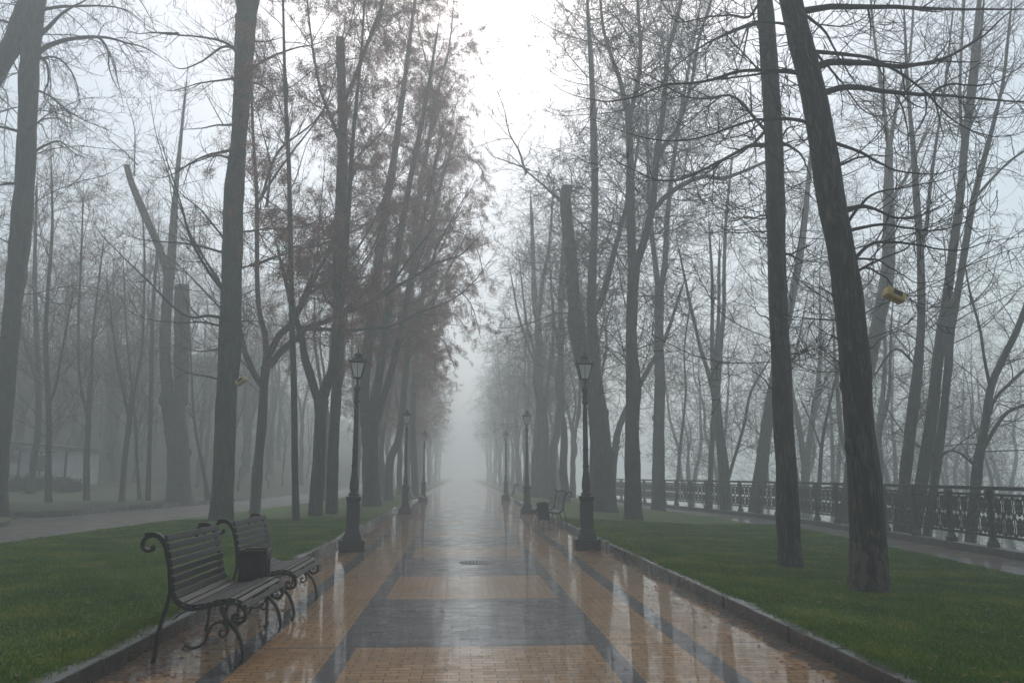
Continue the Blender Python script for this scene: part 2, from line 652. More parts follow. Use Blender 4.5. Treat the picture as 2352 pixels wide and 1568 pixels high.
# ------------------------------------------------------------------ setting
def grid_mesh(name, xs, ys, zf, mat, kind='structure', smooth=True):
    XX, YY = np.meshgrid(xs, ys, indexing='ij')
    ZZ = zf(XX, YY)
    V = np.stack([XX, YY, ZZ], -1).reshape(-1, 3)
    a, b_ = len(xs), len(ys)
    I, J = np.meshgrid(np.arange(a - 1), np.arange(b_ - 1), indexing='ij')
    Q = np.stack([I * b_ + J, (I + 1) * b_ + J, (I + 1) * b_ + J + 1, I * b_ + J + 1], -1).reshape(-1, 4)
    o = link_mesh(name, V, Q, mat, None, smooth)
    tag(o, kind=kind)
    return o


def strip_mesh(name, f0, f1, zf, ys, mat, nx=14, kind='structure', skirt=0.3):
    """sheet between x=f0(y) and x=f1(y)"""
    V, Q = [], []
    for y in ys:
        a, b_ = f0(y), f1(y)
        for k in range(nx):
            x = a + (b_ - a) * k / (nx - 1)
            V.append((x, y, float(zf(x, y))))
    for i in range(len(ys) - 1):
        for k in range(nx - 1):
            Q.append((i * nx + k, i * nx + k + 1, (i + 1) * nx + k + 1, (i + 1) * nx + k))
    V = np.array(V)
    # a thin edge down both long sides, with corners of its own so the sheet stays flat-shaded at its rim
    n0 = len(V)
    extra, eq = [], []
    for side in (0, nx - 1):
        base = n0 + len(extra)
        for dz in (0.0, skirt):
            for i in range(len(ys)):
                p = V[i * nx + side].copy()
                p[2] -= dz
                extra.append(p)
        m_ = len(ys)
        for i in range(m_ - 1):
            eq.append((base + i, base + i + 1, base + m_ + i + 1, base + m_ + i))
    V = np.vstack([V, np.array(extra)])
    Q += eq
    o = link_mesh(name, V, Q, mat, None, True)
    tag(o, kind=kind)
    return o


def smooth_noise(x, y, s, seed=0):
    return (np.sin(x * s * 1.3 + seed) * np.cos(y * s * 0.9 + seed * 2.1) + np.sin(x * s * 2.7 + y * s * 1.9 + seed * 3) * 0.5) / 1.5


def base_z(x, y):
    z = np.full_like(x, -0.32)
    z = np.where(x < -16.0, bank_z(x, y) - 0.12, z)
    z = np.where(x > interp(FENCE, y) + 0.2, cliff_z(x, y), z)
    return z + np.where((x < -20) | (x > 16), smooth_noise(x, y, 0.35) * 0.15, 0)


xs = np.concatenate([np.arange(-400, -80, 16.0), np.arange(-80, -16, 2.0), [-16.01], np.arange(-16, 10, 2.0), np.arange(10, 24, 0.5), np.arange(24, 80, 3.0), np.arange(80, 401, 20.0)])
ys = np.concatenate([np.arange(-120, -10, 10.0), np.arange(-10, 80, 1.5), np.arange(80, 400, 10.0)])
grid_mesh('ground', xs, ys, base_z, M['bank'])

pth = strip_mesh('path', lambda y: KL0 - 0.02, lambda y: KR0 + 0.02, lambda x, y: 0.0, np.linspace(-25, 395, 100), M['paving'], 4)


def lz_l(x, y):
    return lawn_l_z(x, y) + 0.012 * smooth_noise(np.array(x), np.array(y), 1.3)


def lz_r(x, y):
    return lawn_r_z(x, y) + 0.012 * smooth_noise(np.array(x), np.array(y), 1.3, 1.0) * min(1, max(0, (x - KR1) * 2))


ysf = np.concatenate([np.arange(-25, 60, 0.5), np.arange(60, 395, 5.0)])
strip_mesh('lawn', lambda y: KL1 + 0.005, lambda y: interp(LAWN_L, y) + 0.05 * math.sin(y * 3.1) * math.sin(y * 1.3), lz_l, ysf, M['lawn'], 16)
strip_mesh('lawn', lambda y: KR1 - 0.005, lambda y: interp(LAWN_R, y) + 0.05 * math.sin(y * 2.7) * math.sin(y * 1.1), lz_r, ysf, M['lawn'], 16)
strip_mesh('side_path', lambda y: interp(LAWN_L, y) + 0.4, lambda y: -15.8 if y > 33 else -15.8 - max(0, 33 - y) * 3.0, lambda x, y: 0.03, np.concatenate([np.arange(-25, 60, 1.0), np.arange(60, 395, 5.0)]), M['sidepaving'], 10)
strip_mesh('side_path', lambda y: interp(LAWN_R, y) - 0.4, lambda y: interp(FENCE, y) + 0.15, lambda x, y: -0.27, np.concatenate([np.arange(-25, 60, 1.0), np.arange(60, 395, 5.0)]), M['sidepaving'], 8)

# kerbs, laid stone by stone
rng = np.random.default_rng(5)
for side in (0, 1):
    mb = MB()
    x0, x1 = (KL1, KL0) if side == 0 else (KR0, KR1)
    y = -12.0
    while y < 390:
        L = 1.0 if y < 60 else 6.0
        dz = rng.uniform(-0.004, 0.004)
        dx = rng.uniform(-0.006, 0.006)
        mb.box(((x0 + x1) / 2 + dx, y + L / 2, KH / 2 - 0.05 + dz), (abs(x1 - x0), L - 0.008, KH + 0.1), bev=0.008)
        y += L
    tag(mb.build('kerb', M['kerb'], smooth=False), kind='structure')

# back kerb of the side path, bending away to the left
bk = [(-40, 40.5), (-26, 38.6), (-20, 35.5), (-17.3, 32.7), (-16.0, 31.6), (-15.2, 33), (-15.1, 36.5), (-14.2, 41), (-13.6, 48), (-13.2, 60), (-13, 100)]
P = spline(np.array([(a, b_, 0.12) for a, b_ in bk]), step=0.6)
mb = MB()
mb.ribbon(P, 0.2, 0.26, axis=(0, 0, 1))
tag(mb.build('kerb', M['kerb']), kind='structure')
# grass bank behind it
Pb = P[:, :2]
V, Q = [], []
nb = 30
for i, p in enumerate(Pb):
    t = i / (len(Pb) - 1)
    d = np.gradient(Pb, axis=0)[i]
    nrm = np.array([-d[1], d[0]])
    nrm = nrm / np.linalg.norm(nrm)
    if nrm[0] > 0 and nrm[1] < 0:
        nrm = -nrm
    dirv = np.array([-0.75, 0.66]) if t < 0.9 else np.array([-1.0, 0.1])
    for k in range(nb):
        q = p + dirv * (k / (nb - 1)) ** 1.6 * 60 + dirv * 0.09
        z = float(bank_z(np.array(q[0]), np.array(q[1]))) * min(1, 0.85 + k * 0.05) + 0.05 * float(smooth_noise(q[0], q[1], 1.1))
        V.append((q[0], q[1], max(z, 0.2)))
for i in range(len(Pb) - 1):
    for k in range(nb - 1):
        Q.append((i * nb + k, i * nb + k + 1, (i + 1) * nb + k + 1, (i + 1) * nb + k))
tag(link_mesh('grass_bank', np.array(V), Q, M['bank'], None, True), kind='structure')
# small grass island at the far left
isl = [gpt(-160, 1194, 0.1), gpt(-60, 1184, 0.1), gpt(10, 1186, 0.1), gpt(24, 1193, 0.1), gpt(12, 1203, 0.1), gpt(-60, 1210, 0.1), gpt(-160, 1212, 0.1)]
isl = np.array(isl)
isl_s = spline(np.vstack([isl, isl[:1]]), n=40)[:-1]
cen = isl_s.mean(0)
V = np.vstack([isl_s * [1, 1, 0] + [0, 0, 0.0], isl_s * [1, 1, 0] + [0, 0, 0.16], (cen + (isl_s - cen) * 0.93) * [1, 1, 0] + [0, 0, 0.17], [[cen[0], cen[1], 0.22]]])
n_ = len(isl_s)
Q = [(a * n_ + j, a * n_ + (j + 1) % n_, (a + 1) * n_ + (j + 1) % n_, (a + 1) * n_ + j) for a in range(2) for j in range(n_)]
T = [(2 * n_ + j, 2 * n_ + (j + 1) % n_, 3 * n_) for j in range(n_)]
tag(link_mesh('grass_island', V, Q, M['bank'], None, False, T), kind='structure')

# ------------------------------------------------------------------ grass blades (stuff)
def grass(name, n, side, seed):
    rng = np.random.default_rng(seed)
    # more blades close by
    y = 4.2 + (rng.random(n) ** 1.9) * 24
    if side < 0:
        x0, x1 = np.full(n, KL1 - 0.0), interp(LAWN_L, y)
    else:
        x0, x1 = np.full(n, KR1 + 0.0), interp(LAWN_R, y)
    x = x0 + (x1 - x0) * rng.random(n)
    near = np.random.default_rng(seed + 1).random(n) < 0.10
    x = np.where(near, x0 + (0.0 + 0.10 * rng.standard_normal(n)) * (1 if side > 0 else -1) * 0.6, x)
    # keep what the frame could see, with a margin
    vis = np.abs(x / y - 0.06) < 0.80
    x, y = x[vis], y[vis]
    n = len(x)
    z = lawn_l_z(x, y) if side < 0 else lawn_r_z(x, y)
    z = np.maximum(z, KH - 0.25) + 0.0
    h = rng.uniform(0.018, 0.05, n) * (1 + 0.35 * smooth_noise(x, y, 2.2, 0.5))
    w = rng.uniform(0.003, 0.006, n) * (1 + y / 14)
    a = rng.uniform(0, 2 * math.pi, n)
    lean = rng.uniform(0.1, 0.9, n) * h
    la = rng.uniform(0, 2 * math.pi, n)
    base = np.stack([x, y, z - 0.005], 1)
    side_v = np.stack([np.cos(a) * w, np.sin(a) * w, np.zeros(n)], 1)
    tip = base + np.stack([np.cos(la) * lean, np.sin(la) * lean, h], 1)
    V = np.stack([base - side_v, base + side_v, tip], 1).reshape(-1, 3)
    T = np.arange(n * 3).reshape(-1, 3)
    o = link_mesh(name, V, None, M['blade'], None, False, T)
    tag(o, 'short wet green grass growing on the lawn' + (' behind the two near benches' if side < 0 else ' around the two tall leaning trees'), 'grass', kind='stuff')


grass('grass', 300000, -1, 3)
grass('grass', 380000, 1, 4)

# fallen leaves and twigs
rng = np.random.default_rng(8)
n = 5200
y = 5 + rng.random(n) ** 1.6 * 30
u_ = rng.random(n)
x = np.where(u_ < 0.30, rng.normal(-2.62, 0.2, n), np.where(u_ < 0.36, rng.normal(2.98, 0.16, n), np.where(u_ < 0.62, rng.uniform(-2.7, 3.1, n), np.where(u_ < 0.75, rng.uniform(-10, -3.2, n), rng.uniform(3.5, 9, n)))))
ok = ~((x > -3.1) & (x < KL0)) & ~((x > KR0) & (x < 3.4))
x, y = x[ok], y[ok]
n = len(x)
z = np.where((x > KL0) & (x < KR0), 0.006, np.where(x < 0, lawn_l_z(x, y), lawn_r_z(x, y)) + 0.03)
s = rng.uniform(0.012, 0.035, n) * np.where((x > -2.0) & (x < 2.6), 0.55, 1)
a = rng.uniform(0, 6.28, n)
c0 = np.stack([x, y, z], 1)
du = np.stack([np.cos(a) * s, np.sin(a) * s, rng.uniform(-0.2, 0.2, n) * s], 1)
dv = np.stack([-np.sin(a) * s * 0.6, np.cos(a) * s * 0.6, rng.uniform(-0.2, 0.3, n) * s], 1)
up = np.array([0, 0, 0.004])
V = np.stack([c0 - du, c0 - dv * 0.9 + up, c0 + du * 1.1, c0 + dv + up], 1).reshape(-1, 3)
tag(link_mesh('fallen_leaves', V, np.arange(n * 4).reshape(-1, 4), M['leaf'], None, False), 'soaked brown fallen leaves lying along the kerbs and on the lawns', 'leaves', kind='stuff')

# manhole cover
g = gpt(1095, 1291, 0)
mh = empty('manhole_cover', (g[0], g[1], 0), 'round dark iron manhole cover set in the middle of the wet path', 'manhole cover')
mb = MB()
mb.lathe([(0.325, -0.02), (0.325, 0.006), (0.30, 0.008), (0.298, 0.002)], n=40)
mb.build('rim', M['concrete'], mh)
mb = MB()
mb.lathe([(0.29, -0.02), (0.29, 0.006), (0.285, 0.009)], n=40)
for i in range(-4, 5):
    for j in range(-4, 5):
        if i * i + j * j < 17:
            mb.box((i * 0.06, j * 0.06, 0.011), (0.03, 0.03, 0.006))
mb.build('lid', M['iron'], mh)

# ------------------------------------------------------------------ street lamps
def make_lamp():
    o = empty('street_lamp', (0, 0, 0))
    mb = MB()
    mb.box((0, 0, 0.115), (0.55, 0.55, 0.23), bev=0.02)
    mb.box((0, 0, 0.255), (0.40, 0.40, 0.05), bev=0.012)
    mb.build('base', M['lampiron'], o)
    mb = MB()
    mb.lathe([(0.185, 0.28), (0.185, 0.33), (0.155, 0.36), (0.145, 0.42), (0.13, 0.46), (0.13, 1.02), (0.145, 1.06), (0.155, 1.09), (0.155, 1.13), (0.12, 1.15)], sq=True)
    for ax in range(4):
        rot = Matrix.Rotation(ax * math.pi / 2, 3, 'Z')
        c_ = np.array(rot) @ np.array([0, -0.131, 0.74])
        for px_, pz_, sx_, sz_ in ((-0.085, 0, 0.014, 0.46), (0.085, 0, 0.014, 0.46), (0, 0.235, 0.184, 0.014), (0, -0.235, 0.184, 0.014)):
            p_ = np.array(rot) @ np.array([px_, -0.132, 0.74 + pz_])
            mb.box(p_, (sx_, 0.012, sz_), rot=rot)
    mb.build('pedestal', M['lampiron'], o)
    mb = MB()
    mb.lathe([(0.10, 1.15), (0.12, 1.17), (0.12, 1.20), (0.09, 1.22), (0.085, 1.26), (0.098, 1.30), (0.098, 1.42), (0.088, 1.50), (0.07, 1.62), (0.062, 1.75),
              (0.072, 1.78), (0.072, 1.80), (0.06, 1.83), (0.056, 2.1), (0.066, 2.14), (0.066, 2.17), (0.053, 2.2), (0.044, 2.9), (0.042, 3.16), (0.066, 3.18), (0.07, 3.22),
              (0.055, 3.25), (0.055, 3.44), (0.07, 3.47), (0.073, 3.51), (0.05, 3.55), (0.03, 3.60), (0.03, 3.68), (0.055, 3.70), (0.055, 3.72)], n=20)
    # fluting ribs low on the shaft
    for k in range(8):
        a = k * math.pi / 4
        mb.tube([(math.cos(a) * 0.055, math.sin(a) * 0.055, 1.84), (math.cos(a) * 0.043, math.sin(a) * 0.043, 3.1)], 0.007, 5)
    mb.build('post', M['lampiron'], o, smooth=False)
    # lantern
    lan = MB()
    zb, zt, rb, rt = 3.73, 4.06, 0.08, 0.155
    lan.lathe([(rb + 0.012, zb - 0.02), (rb + 0.012, zb)], sq=True)
    for sx_ in (-1, 1):
        for sy_ in (-1, 1):
            lan.tube([(sx_ * rb, sy_ * rb, zb), (sx_ * rt, sy_ * rt, zt)], 0.010, 4)
    for ax in range(4):
        rot = np.array(Matrix.Rotation(ax * math.pi / 2, 3, 'Z'))
        lan.tube([rot @ np.array([0, -rb, zb]), rot @ np.array([0, -rt, zt])], 0.006, 4)
        lan.tube([rot @ np.array([-rt, -rt, zt]), rot @ np.array([rt, -rt, zt])], 0.013, 4)
        lan.tube([rot @ np.array([-rb, -rb, zb]), rot @ np.array([rb, -rb, zb])], 0.010, 4)
    ln = lan.build('lantern', M['lampiron'], o)
    gl = MB()
    gl.lathe([(rb - 0.004, zb + 0.004), (rt - 0.004, zt - 0.004)], sq=True)
    gl.build('glass', M['glass'], ln)
    rf = MB()
    rf.lathe([(0.165, 4.068), (0.192, 4.075), (0.192, 4.092), (0.165, 4.10), (0.10, 4.165), (0.065, 4.19), (0.065, 4.215), (0.085, 4.225), (0.08, 4.24), (0.04, 4.28), (0.02, 4.30)], sq=True)
    for sx_ in (-1, 1):
        for sy_ in (-1, 1):
            rf.lathe([(0.014, 4.08), (0.018, 4.115), (0.004, 4.14)], c=(sx_ * 0.18, sy_ * 0.18, 0), n=6)
    rf.lathe([(0.02, 4.29), (0.012, 4.31), (0.024, 4.33), (0.012, 4.35), (0.006, 4.40), (0.002, 4.44)], n=8)
    rf.build('roof', M['lampiron'], ln)
    return o


lamp = make_lamp()
LX = (-2.33, 2.76)
lamp_labels = {
    (0, 0): 'tall black iron lantern post at the left kerb just beyond the two near benches',
    (1, 0): 'tall black iron lantern post at the right kerb in front of the massive double-stemmed trunk',
    (0, 1): 'hazy iron lantern post at the left kerb, second from the camera on that side',
    (1, 1): 'hazy iron lantern post beyond the right bench pair, second from camera on that side',
    (0, 2): 'faint iron lantern post at the left kerb, third from the camera, fading',
    (1, 2): 'faint iron lantern post at the right kerb, third from the camera, fading',
}
k = 0
for j in range(3):
    for s_ in range(2):
        o = lamp if k == 0 else copy_tree(lamp)
        o.location = (LX[s_], 18.0 + 16.4 * j, 0)
        o.rotation_euler.z = R((3, -2, 5, 1, -4, 2, 0, 3)[k])
        tag(o, lamp_labels.get((s_, j), 'fog-hidden iron lantern post, fourth along the ' + ('left' if s_ == 0 else 'right') + ' kerb'), 'street lamp', 'street lamps along the avenue')
        k += 1

# ------------------------------------------------------------------ benches
def bz(zx, zy):
    """side profile measured on the near bench: x away from the path (negative = back), z height"""
    return (((-773 + zx / 3.9) * 0.004) + 1.87, 1.6 - (29.7 + zy / 3.9) * 0.004)


def prof(pts, step=0.012, yy=0.0):
    P = np.array([(bz(a, b_)[0], yy, bz(a, b_)[1]) for a, b_ in pts])
    return spline(P, step=step)


BACK = [(480, 395), (508, 470), (528, 560), (550, 660), (562, 760), (588, 870), (640, 950), (740, 990)]
SEAT = [(740, 990), (860, 978), (960, 950), (1060, 938), (1150, 958), (1210, 1020)]


def make_bench():
    o = empty('park_bench', (0, 0, 0))
    Lb = 1.5
    for yy in (0.02, Lb - 0.02):
        mb = MB()
        mb.ribbon(prof([(385, 480), (395, 505), (372, 522), (335, 518), (308, 492), (305, 450), (335, 412), (390, 398), (440, 415), (490, 480), (518, 570), (540, 660), (553, 760),
                        (580, 880), (636, 962), (740, 1004), (860, 994), (960, 968), (1060, 955), (1145, 975), (1195, 1030), (1195, 1090), (1150, 1120), (1105, 1105), (1092, 1070), (1118, 1048), (1145, 1062)], yy=yy), 0.028, 0.045)
        mb.ribbon(prof([(320, 388), (380, 382), (430, 392), (480, 440)], yy=yy), 0.028, 0.045)
        # front leg with its scroll
        mb.ribbon(prof([(985, 985), (1020, 1060), (1075, 1130), (1130, 1190), (1165, 1260), (1188, 1340), (1196, 1400), (1180, 1440)], yy=yy), 0.026, 0.04)
        mb.ribbon(prof([(1075, 1130), (1010, 1108), (940, 1128), (895, 1190), (880, 1250), (840, 1300), (770, 1318), (705, 1295)], yy=yy), 0.02, 0.035)
        mb.ribbon(prof([(1010, 1108), (1050, 1150), (1055, 1200), (1025, 1232), (990, 1212), (995, 1180), (1020, 1180)], yy=yy), 0.018, 0.035)
        # rear leg
        mb.ribbon(prof([(552, 760), (556, 880), (535, 990), (505, 1100), (482, 1200), (470, 1330), (455, 1440)], yy=yy), 0.026, 0.04)
        mb.ribbon(prof([(600, 1090), (660, 1040), (740, 1004)], yy=yy), 0.012, 0.03)
        mb.build('side_frame', M['iron'], o)
    mb = MB()
    for zx, zy in ((1000, 1010), (560, 900)):
        xx, zz = bz(zx, zy)
        mb.tube([(xx, 0.02, zz), (xx, Lb - 0.02, zz)], 0.010, 6)
    mb.build('tie_rod', M['iron'], o)
    rr = random.Random(3)
    for nm, curve, ns in (('backrest', BACK, 10), ('seat', SEAT, 8)):
        P = prof(curve, step=0.004)
        T_ = np.gradient(P, axis=0)
        mb = MB()
        w = np.linalg.norm(np.diff(P, axis=0), axis=1).sum() / ns
        for k in range(ns):
            i = int((k + 0.5) / ns * (len(P) - 1))
            t = T_[i] / np.linalg.norm(T_[i])
            ang = math.atan2(-t[2], t[0])
            rot = Matrix.Rotation(ang, 3, 'Y')
            off = np.array([t[2], 0, -t[0]]) * -0.012
            c_ = P[i] + off + np.array([0, Lb / 2, 0])
            mb.box(c_, (w * 0.78, Lb + rr.uniform(-0.012, 0.012), 0.022), rot=rot, bev=0.004)
        mb.build(nm, M['slat'], o)
    return o


bench = make_bench()
bench_spots = [
    (-1.87, 7.42, 0, 'nearest scroll-armed slatted bench on the left, in front of the litter bin'),
    (-1.87, 9.55, 0, 'wet slatted iron bench on the left just beyond the litter bin'),
    (2.42, 26.0, 180, 'hazy scroll-backed bench on the right, nearer one beside the dark bin'),
    (2.42, 28.3, 180, 'hazy scroll-backed bench on the right, farther one beyond the dark bin'),
    (-1.87, 40.5, 0, 'faint bench on the left of the path past the second lamp'),
    (2.30, 47.0, 180, 'faint bench on the right of the path between second and third lamps'),
]
for i, (x, y, a, lab) in enumerate(bench_spots):
    o = bench if i == 0 else copy_tree(bench)
    o.location = (x, y, 0)
    o.rotation_euler.z = R(a)
    tag(o, lab, 'bench', 'park benches along the path')


def make_bin():
    o = empty('litter_bin', (0, 0, 0))
    mb = MB()
    s0, s1 = 0.13, 0.145
    mb.lathe([(s0, 0.30), (s1, 0.78), (s1 + 0.01, 0.785), (s1 + 0.01, 0.80), (s1 - 0.012, 0.80), (s0 - 0.01, 0.33)], sq=True)
    for k in range(5):
        for ax in range(4):
            rot = Matrix.Rotation(ax * math.pi / 2, 3, 'Z')
            p_ = np.array(rot) @ np.array([-0.1 + k * 0.05, -0.142, 0.54])
            mb.box(p_, (0.03, 0.012, 0.42), rot=rot)
    mb.build('body', M['iron'], o)
    mb = MB()
    for sx_ in (-1, 1):
        mb.tube([(sx_ * 0.15, 0, 0.0), (sx_ * 0.15, 0, 0.70)], 0.014, 6)
        mb.tube([(sx_ * 0.15, -0.13, 0.012), (sx_ * 0.15, 0.13, 0.012)], 0.012, 6)
    mb.build('stand', M['iron'], o)
    return o


bn = make_bin()
bn.location = (-2.24, 9.22, 0)
bn.rotation_euler = (0, 0, R(4))
tag(bn, 'square black slatted litter bin between the two near benches on the left', 'litter bin', 'litter bins by the benches')
b2 = copy_tree(bn)
b2.location = (2.5, 24.45, 0)
b2.rotation_euler = (R(3), R(-7), R(10))
tag(b2, 'square black litter bin tilted beside the hazy benches on the right', 'litter bin', 'litter bins by the benches')

# ------------------------------------------------------------------ fence
fen = empty('iron_fence', (12.6, 18.1, -0.1), 'long dark ornate cast iron fence curving along the right-hand side path', 'fence')
fp = spline(np.array([(b_, a, -0.1) for a, b_ in FENCE]), step=1.85)
fo = np.array([12.6, 18.1, -0.1])


def fence_panel(Wd, mb):
    h0, h1 = 0.30, 1.20
    mb.box((Wd / 2, 0, h0 - 0.03), (Wd, 0.04, 0.065))
    mb.box((Wd / 2, 0, h1 + 0.03), (Wd, 0.04, 0.06))
    nc = 4
    cw = (Wd - 0.10) / nc
    for c_ in range(nc):
        x0 = 0.05 + (c_ + 0.5) * cw
        mb.box((x0 - cw / 2 + 0.006, 0, (h0 + h1) / 2), (0.016, 0.02, h1 - h0))
        for (za, zb_) in ((h0, (h0 + h1) / 2), ((h0 + h1) / 2, h1)):
            for s_ in (-1, 1):
                t = np.linspace(0, 1, 11)
                P_ = np.stack([x0 + s_ * np.sin(t * math.pi) * cw * 0.30, np.zeros(11), za + 0.03 + t * (zb_ - za - 0.06)], 1)
                mb.ribbon(P_, 0.040, 0.024)
                P_ = np.stack([x0 + s_ * (cw * 0.46 - np.sin(t * math.pi) * cw * 0.30), np.zeros(11), (za - 0.0) + t * (zb_ - za)], 1)
                mb.ribbon(P_, 0.032, 0.022)
            mb.box((x0, 0, (za + zb_) / 2), (0.035, 0.026, 0.30))
            mb.box((x0, 0, (za + zb_) / 2), (0.09, 0.022, 0.03))
        mb.box((x0, 0, h0 + 0.055), (cw * 0.9, 0.02, 0.02))
        mb.box((x0, 0, h1 - 0.055), (cw * 0.9, 0.02, 0.02))
    mb.box((Wd - 0.03, 0, (h0 + h1) / 2), (0.02, 0.02, h1 - h0))
    return mb


L_ = 1.85
pan_me = None
post_me = None
for i in range(len(fp)):
    p = fp[i]
    if post_me is None:
        mb = MB()
        mb.lathe([(0.10, 0.0), (0.10, 0.10), (0.075, 0.14), (0.055, 0.2), (0.055, 1.1), (0.08, 1.16), (0.08, 1.30), (0.06, 1.34)], sq=True)
        ob = mb.build('post', M['iron'], fen)
        post_me = ob.data
    else:
        ob = bpy.data.objects.new('post', post_me)
        COL.objects.link(ob)
        ob.parent = fen
    nx = fp[min(i + 1, len(fp) - 1)] - fp[max(i - 1, 0)]
    ob.location = tuple(p - fo)
    ob.rotation_euler.z = math.atan2(nx[1], nx[0])
    if i < len(fp) - 1:
        d = fp[i + 1] - p
        if pan_me is None:
            ob = fence_panel(1.0 * np.linalg.norm(d) - 0.1, MB()).build('panel', M['iron'], fen)
            pan_me = ob.data
        else:
            ob = bpy.data.objects.new('panel', pan_me)
            COL.objects.link(ob)
            ob.parent = fen
        ob.location = tuple(p + d / np.linalg.norm(d) * 0.05 - fo)
        ob.rotation_euler.z = math.atan2(d[1], d[0])
mb = MB()
mb.ribbon(spline(fp + [0, 0, 1.385], step=0.9) - fo, 0.12, 0.09, axis=(0, 0, 1))
mb.build('handrail', M['iron'], fen)
mb = MB()
mb.ribbon(spline(fp + [0, 0, -0.13], step=0.9), 0.34, 0.26, axis=(0, 0, 1))
tag(mb.build('fence_plinth', M['concrete']), 'low dark concrete plinth running under the iron fence', 'plinth')
# ------------------------------------------------------------------ bird feeders
def make_feeder():
    o = empty('bird_feeder', (0, 0, 0))
    mb = MB()
    mb.box((0, 0, 0), (0.25, 0.13, 0.13), bev=0.015)
    body = mb.build('body', M['feeder'], o)
    mb = MB()
    mb.box((0.0, -0.0712, 0.01), (0.12, 0.006, 0.062), bev=0.002)
    mb.build('opening', M['hole'], o)
    mb = MB()
    mb.tube([(-0.08, 0, 0.06), (-0.04, 0, 0.16), (0, 0, 0.20), (0.05, 0, 0.16), (0.09, 0, 0.06)], 0.003, 5)
    mb.build('string', M['twig'], o)
    return o


fd = make_feeder()
p = at(2054, 678, 9.2)
fd.location = tuple(p)
fd.rotation_euler = (R(-12), R(22), R(6))
tag(fd, 'yellow carton bird feeder hanging from a branch of the leaning tree on the right', 'bird feeder', 'carton bird feeders')
f2 = copy_tree(fd)
f2.location = tuple(at(554, 875, 18.5))
f2.rotation_euler = (R(-14), R(-36), R(-4))
tag(f2, 'yellow carton bird feeder hanging beside the dark trunk on the left', 'bird feeder', 'carton bird feeders')

# ------------------------------------------------------------------ kiosk
kx, ky, kz = -23.6, 48.0, 0.9
kio = empty('kiosk', (kx, ky, kz), 'low pale park kiosk with a dark sloping roof among the trees at far left', 'kiosk')
mb = MB()
mb.box((0.1, 2.0, 1.05), (2.1, 4.0, 2.1))
mb.box((-3.6, 2.2, 1.05), (5.3, 3.6, 2.1))
mb.build('wall', M['render'], kio)
mb = MB()
V = []
for yy in (-0.7, 4.6):
    V += [(-7.2, yy, 2.95), (1.5, yy, 2.12), (1.5, yy, 2.24), (-7.2, yy, 3.1)]
mb.add(V, [(0, 1, 2, 3), (7, 6, 5, 4), (0, 4, 5, 1), (1, 5, 6, 2), (2, 6, 7, 3), (3, 7, 4, 0)])
mb.build('roof', M['roof'], kio)
mb = MB()
mb.box((-0.25, -0.01, 1.35), (0.9, 0.05, 0.75))
wn = mb.build('window', M['window'], kio)
mb = MB()
for c_, s_ in (((-0.25, -0.05, 1.75), (1.0, 0.05, 0.06)), ((-0.25, -0.05, 0.95), (1.0, 0.05, 0.06)), ((-0.35, -0.05, 1.35), (0.06, 0.05, 1.4)), ((0.22, -0.05, 1.35), (0.05, 0.05, 0.8)), ((-0.25, -0.05, 1.98), (1.3, 0.05, 0.05))):
    mb.box(c_, s_)
mb.build('frame', M['roof'], wn)
mb = MB()
mb.box((-2.15, -0.02, 1.75), (0.55, 0.06, 0.42))
mb.build('sign', M['orange'], kio)
mb = MB()
for px_ in (-6.0, -1.25, 1.3):
    mb.box((px_, -0.55, 1.1), (0.09, 0.09, 2.3))
mb.build('post', M['roof'], kio)

# ------------------------------------------------------------------ trees
def norm(a):
    return a / (np.linalg.norm(a, axis=-1, keepdims=True) + 1e-9)


def grow(rng, P, Rr, dens, t0, t1, ang, length, k, trop, jit, rr, rmax, rtip, lpow=0.5, flat=0.0, tendup=None, out=0.0, cx=None):
    """children for every branch of P (N,k,3)"""
    N, K, _ = P.shape
    seg = np.linalg.norm(np.diff(P, axis=1), axis=2)
    L = seg.sum(1)
    cnt = rng.poisson(np.maximum(dens * L * (t1 - t0), 0.0))
    idx = np.repeat(np.arange(N), cnt)
    n = len(idx)
    if n == 0:
        return None, None
    t = t0 + (t1 - t0) * rng.random(n)
    f = t * (K - 1)
    i0 = np.minimum(f.astype(int), K - 2)
    fr = (f - i0)[:, None]
    pos = P[idx, i0] * (1 - fr) + P[idx, i0 + 1] * fr
    tan = norm(P[idx, i0 + 1] - P[idx, i0])
    rad = Rr[idx, i0] * (1 - fr[:, 0]) + Rr[idx, i0 + 1] * fr[:, 0]
    rv = rng.standard_normal((n, 3))
    rv[:, 2] *= (1 - flat)
    perp = norm(rv - (rv * tan).sum(1, keepdims=True) * tan)
    a = R(1) * rng.uniform(ang[0], ang[1], n)[:, None]
    d = norm(np.cos(a) * tan + np.sin(a) * perp)
    if isinstance(length, tuple):
        ln = rng.uniform(length[0], length[1], n) * (1 - lpow * t)
    else:
        ln = L[idx] * length * (1 - lpow * t) * rng.uniform(0.6, 1.25, n)
    r0 = np.minimum(rad * rr, rmax) * rng.uniform(0.7, 1.1, n)
    r0 = np.maximum(r0, rtip * 1.3)
    step = (ln / (k - 1))[:, None]
    pts = [pos]
    cur = d
    up = np.array([0, 0, 1.0])
    wob = rng.standard_normal((n, 3)) * jit
    for s_ in range(k - 1):
        fr_ = s_ / (k - 1)
        tr = trop[0] + (trop[1] - trop[0]) * fr_
        wob = 0.6 * wob + rng.standard_normal((n, 3)) * jit
        cur = norm(cur + up * tr + wob)
        pts.append(pts[-1] + cur * step)
    Pn = np.stack(pts, 1)
    tt = np.linspace(0, 1, k)[None]
    Rn = r0[:, None] * (1 - tt) ** 0.8 + rtip * tt
    return Pn, Rn


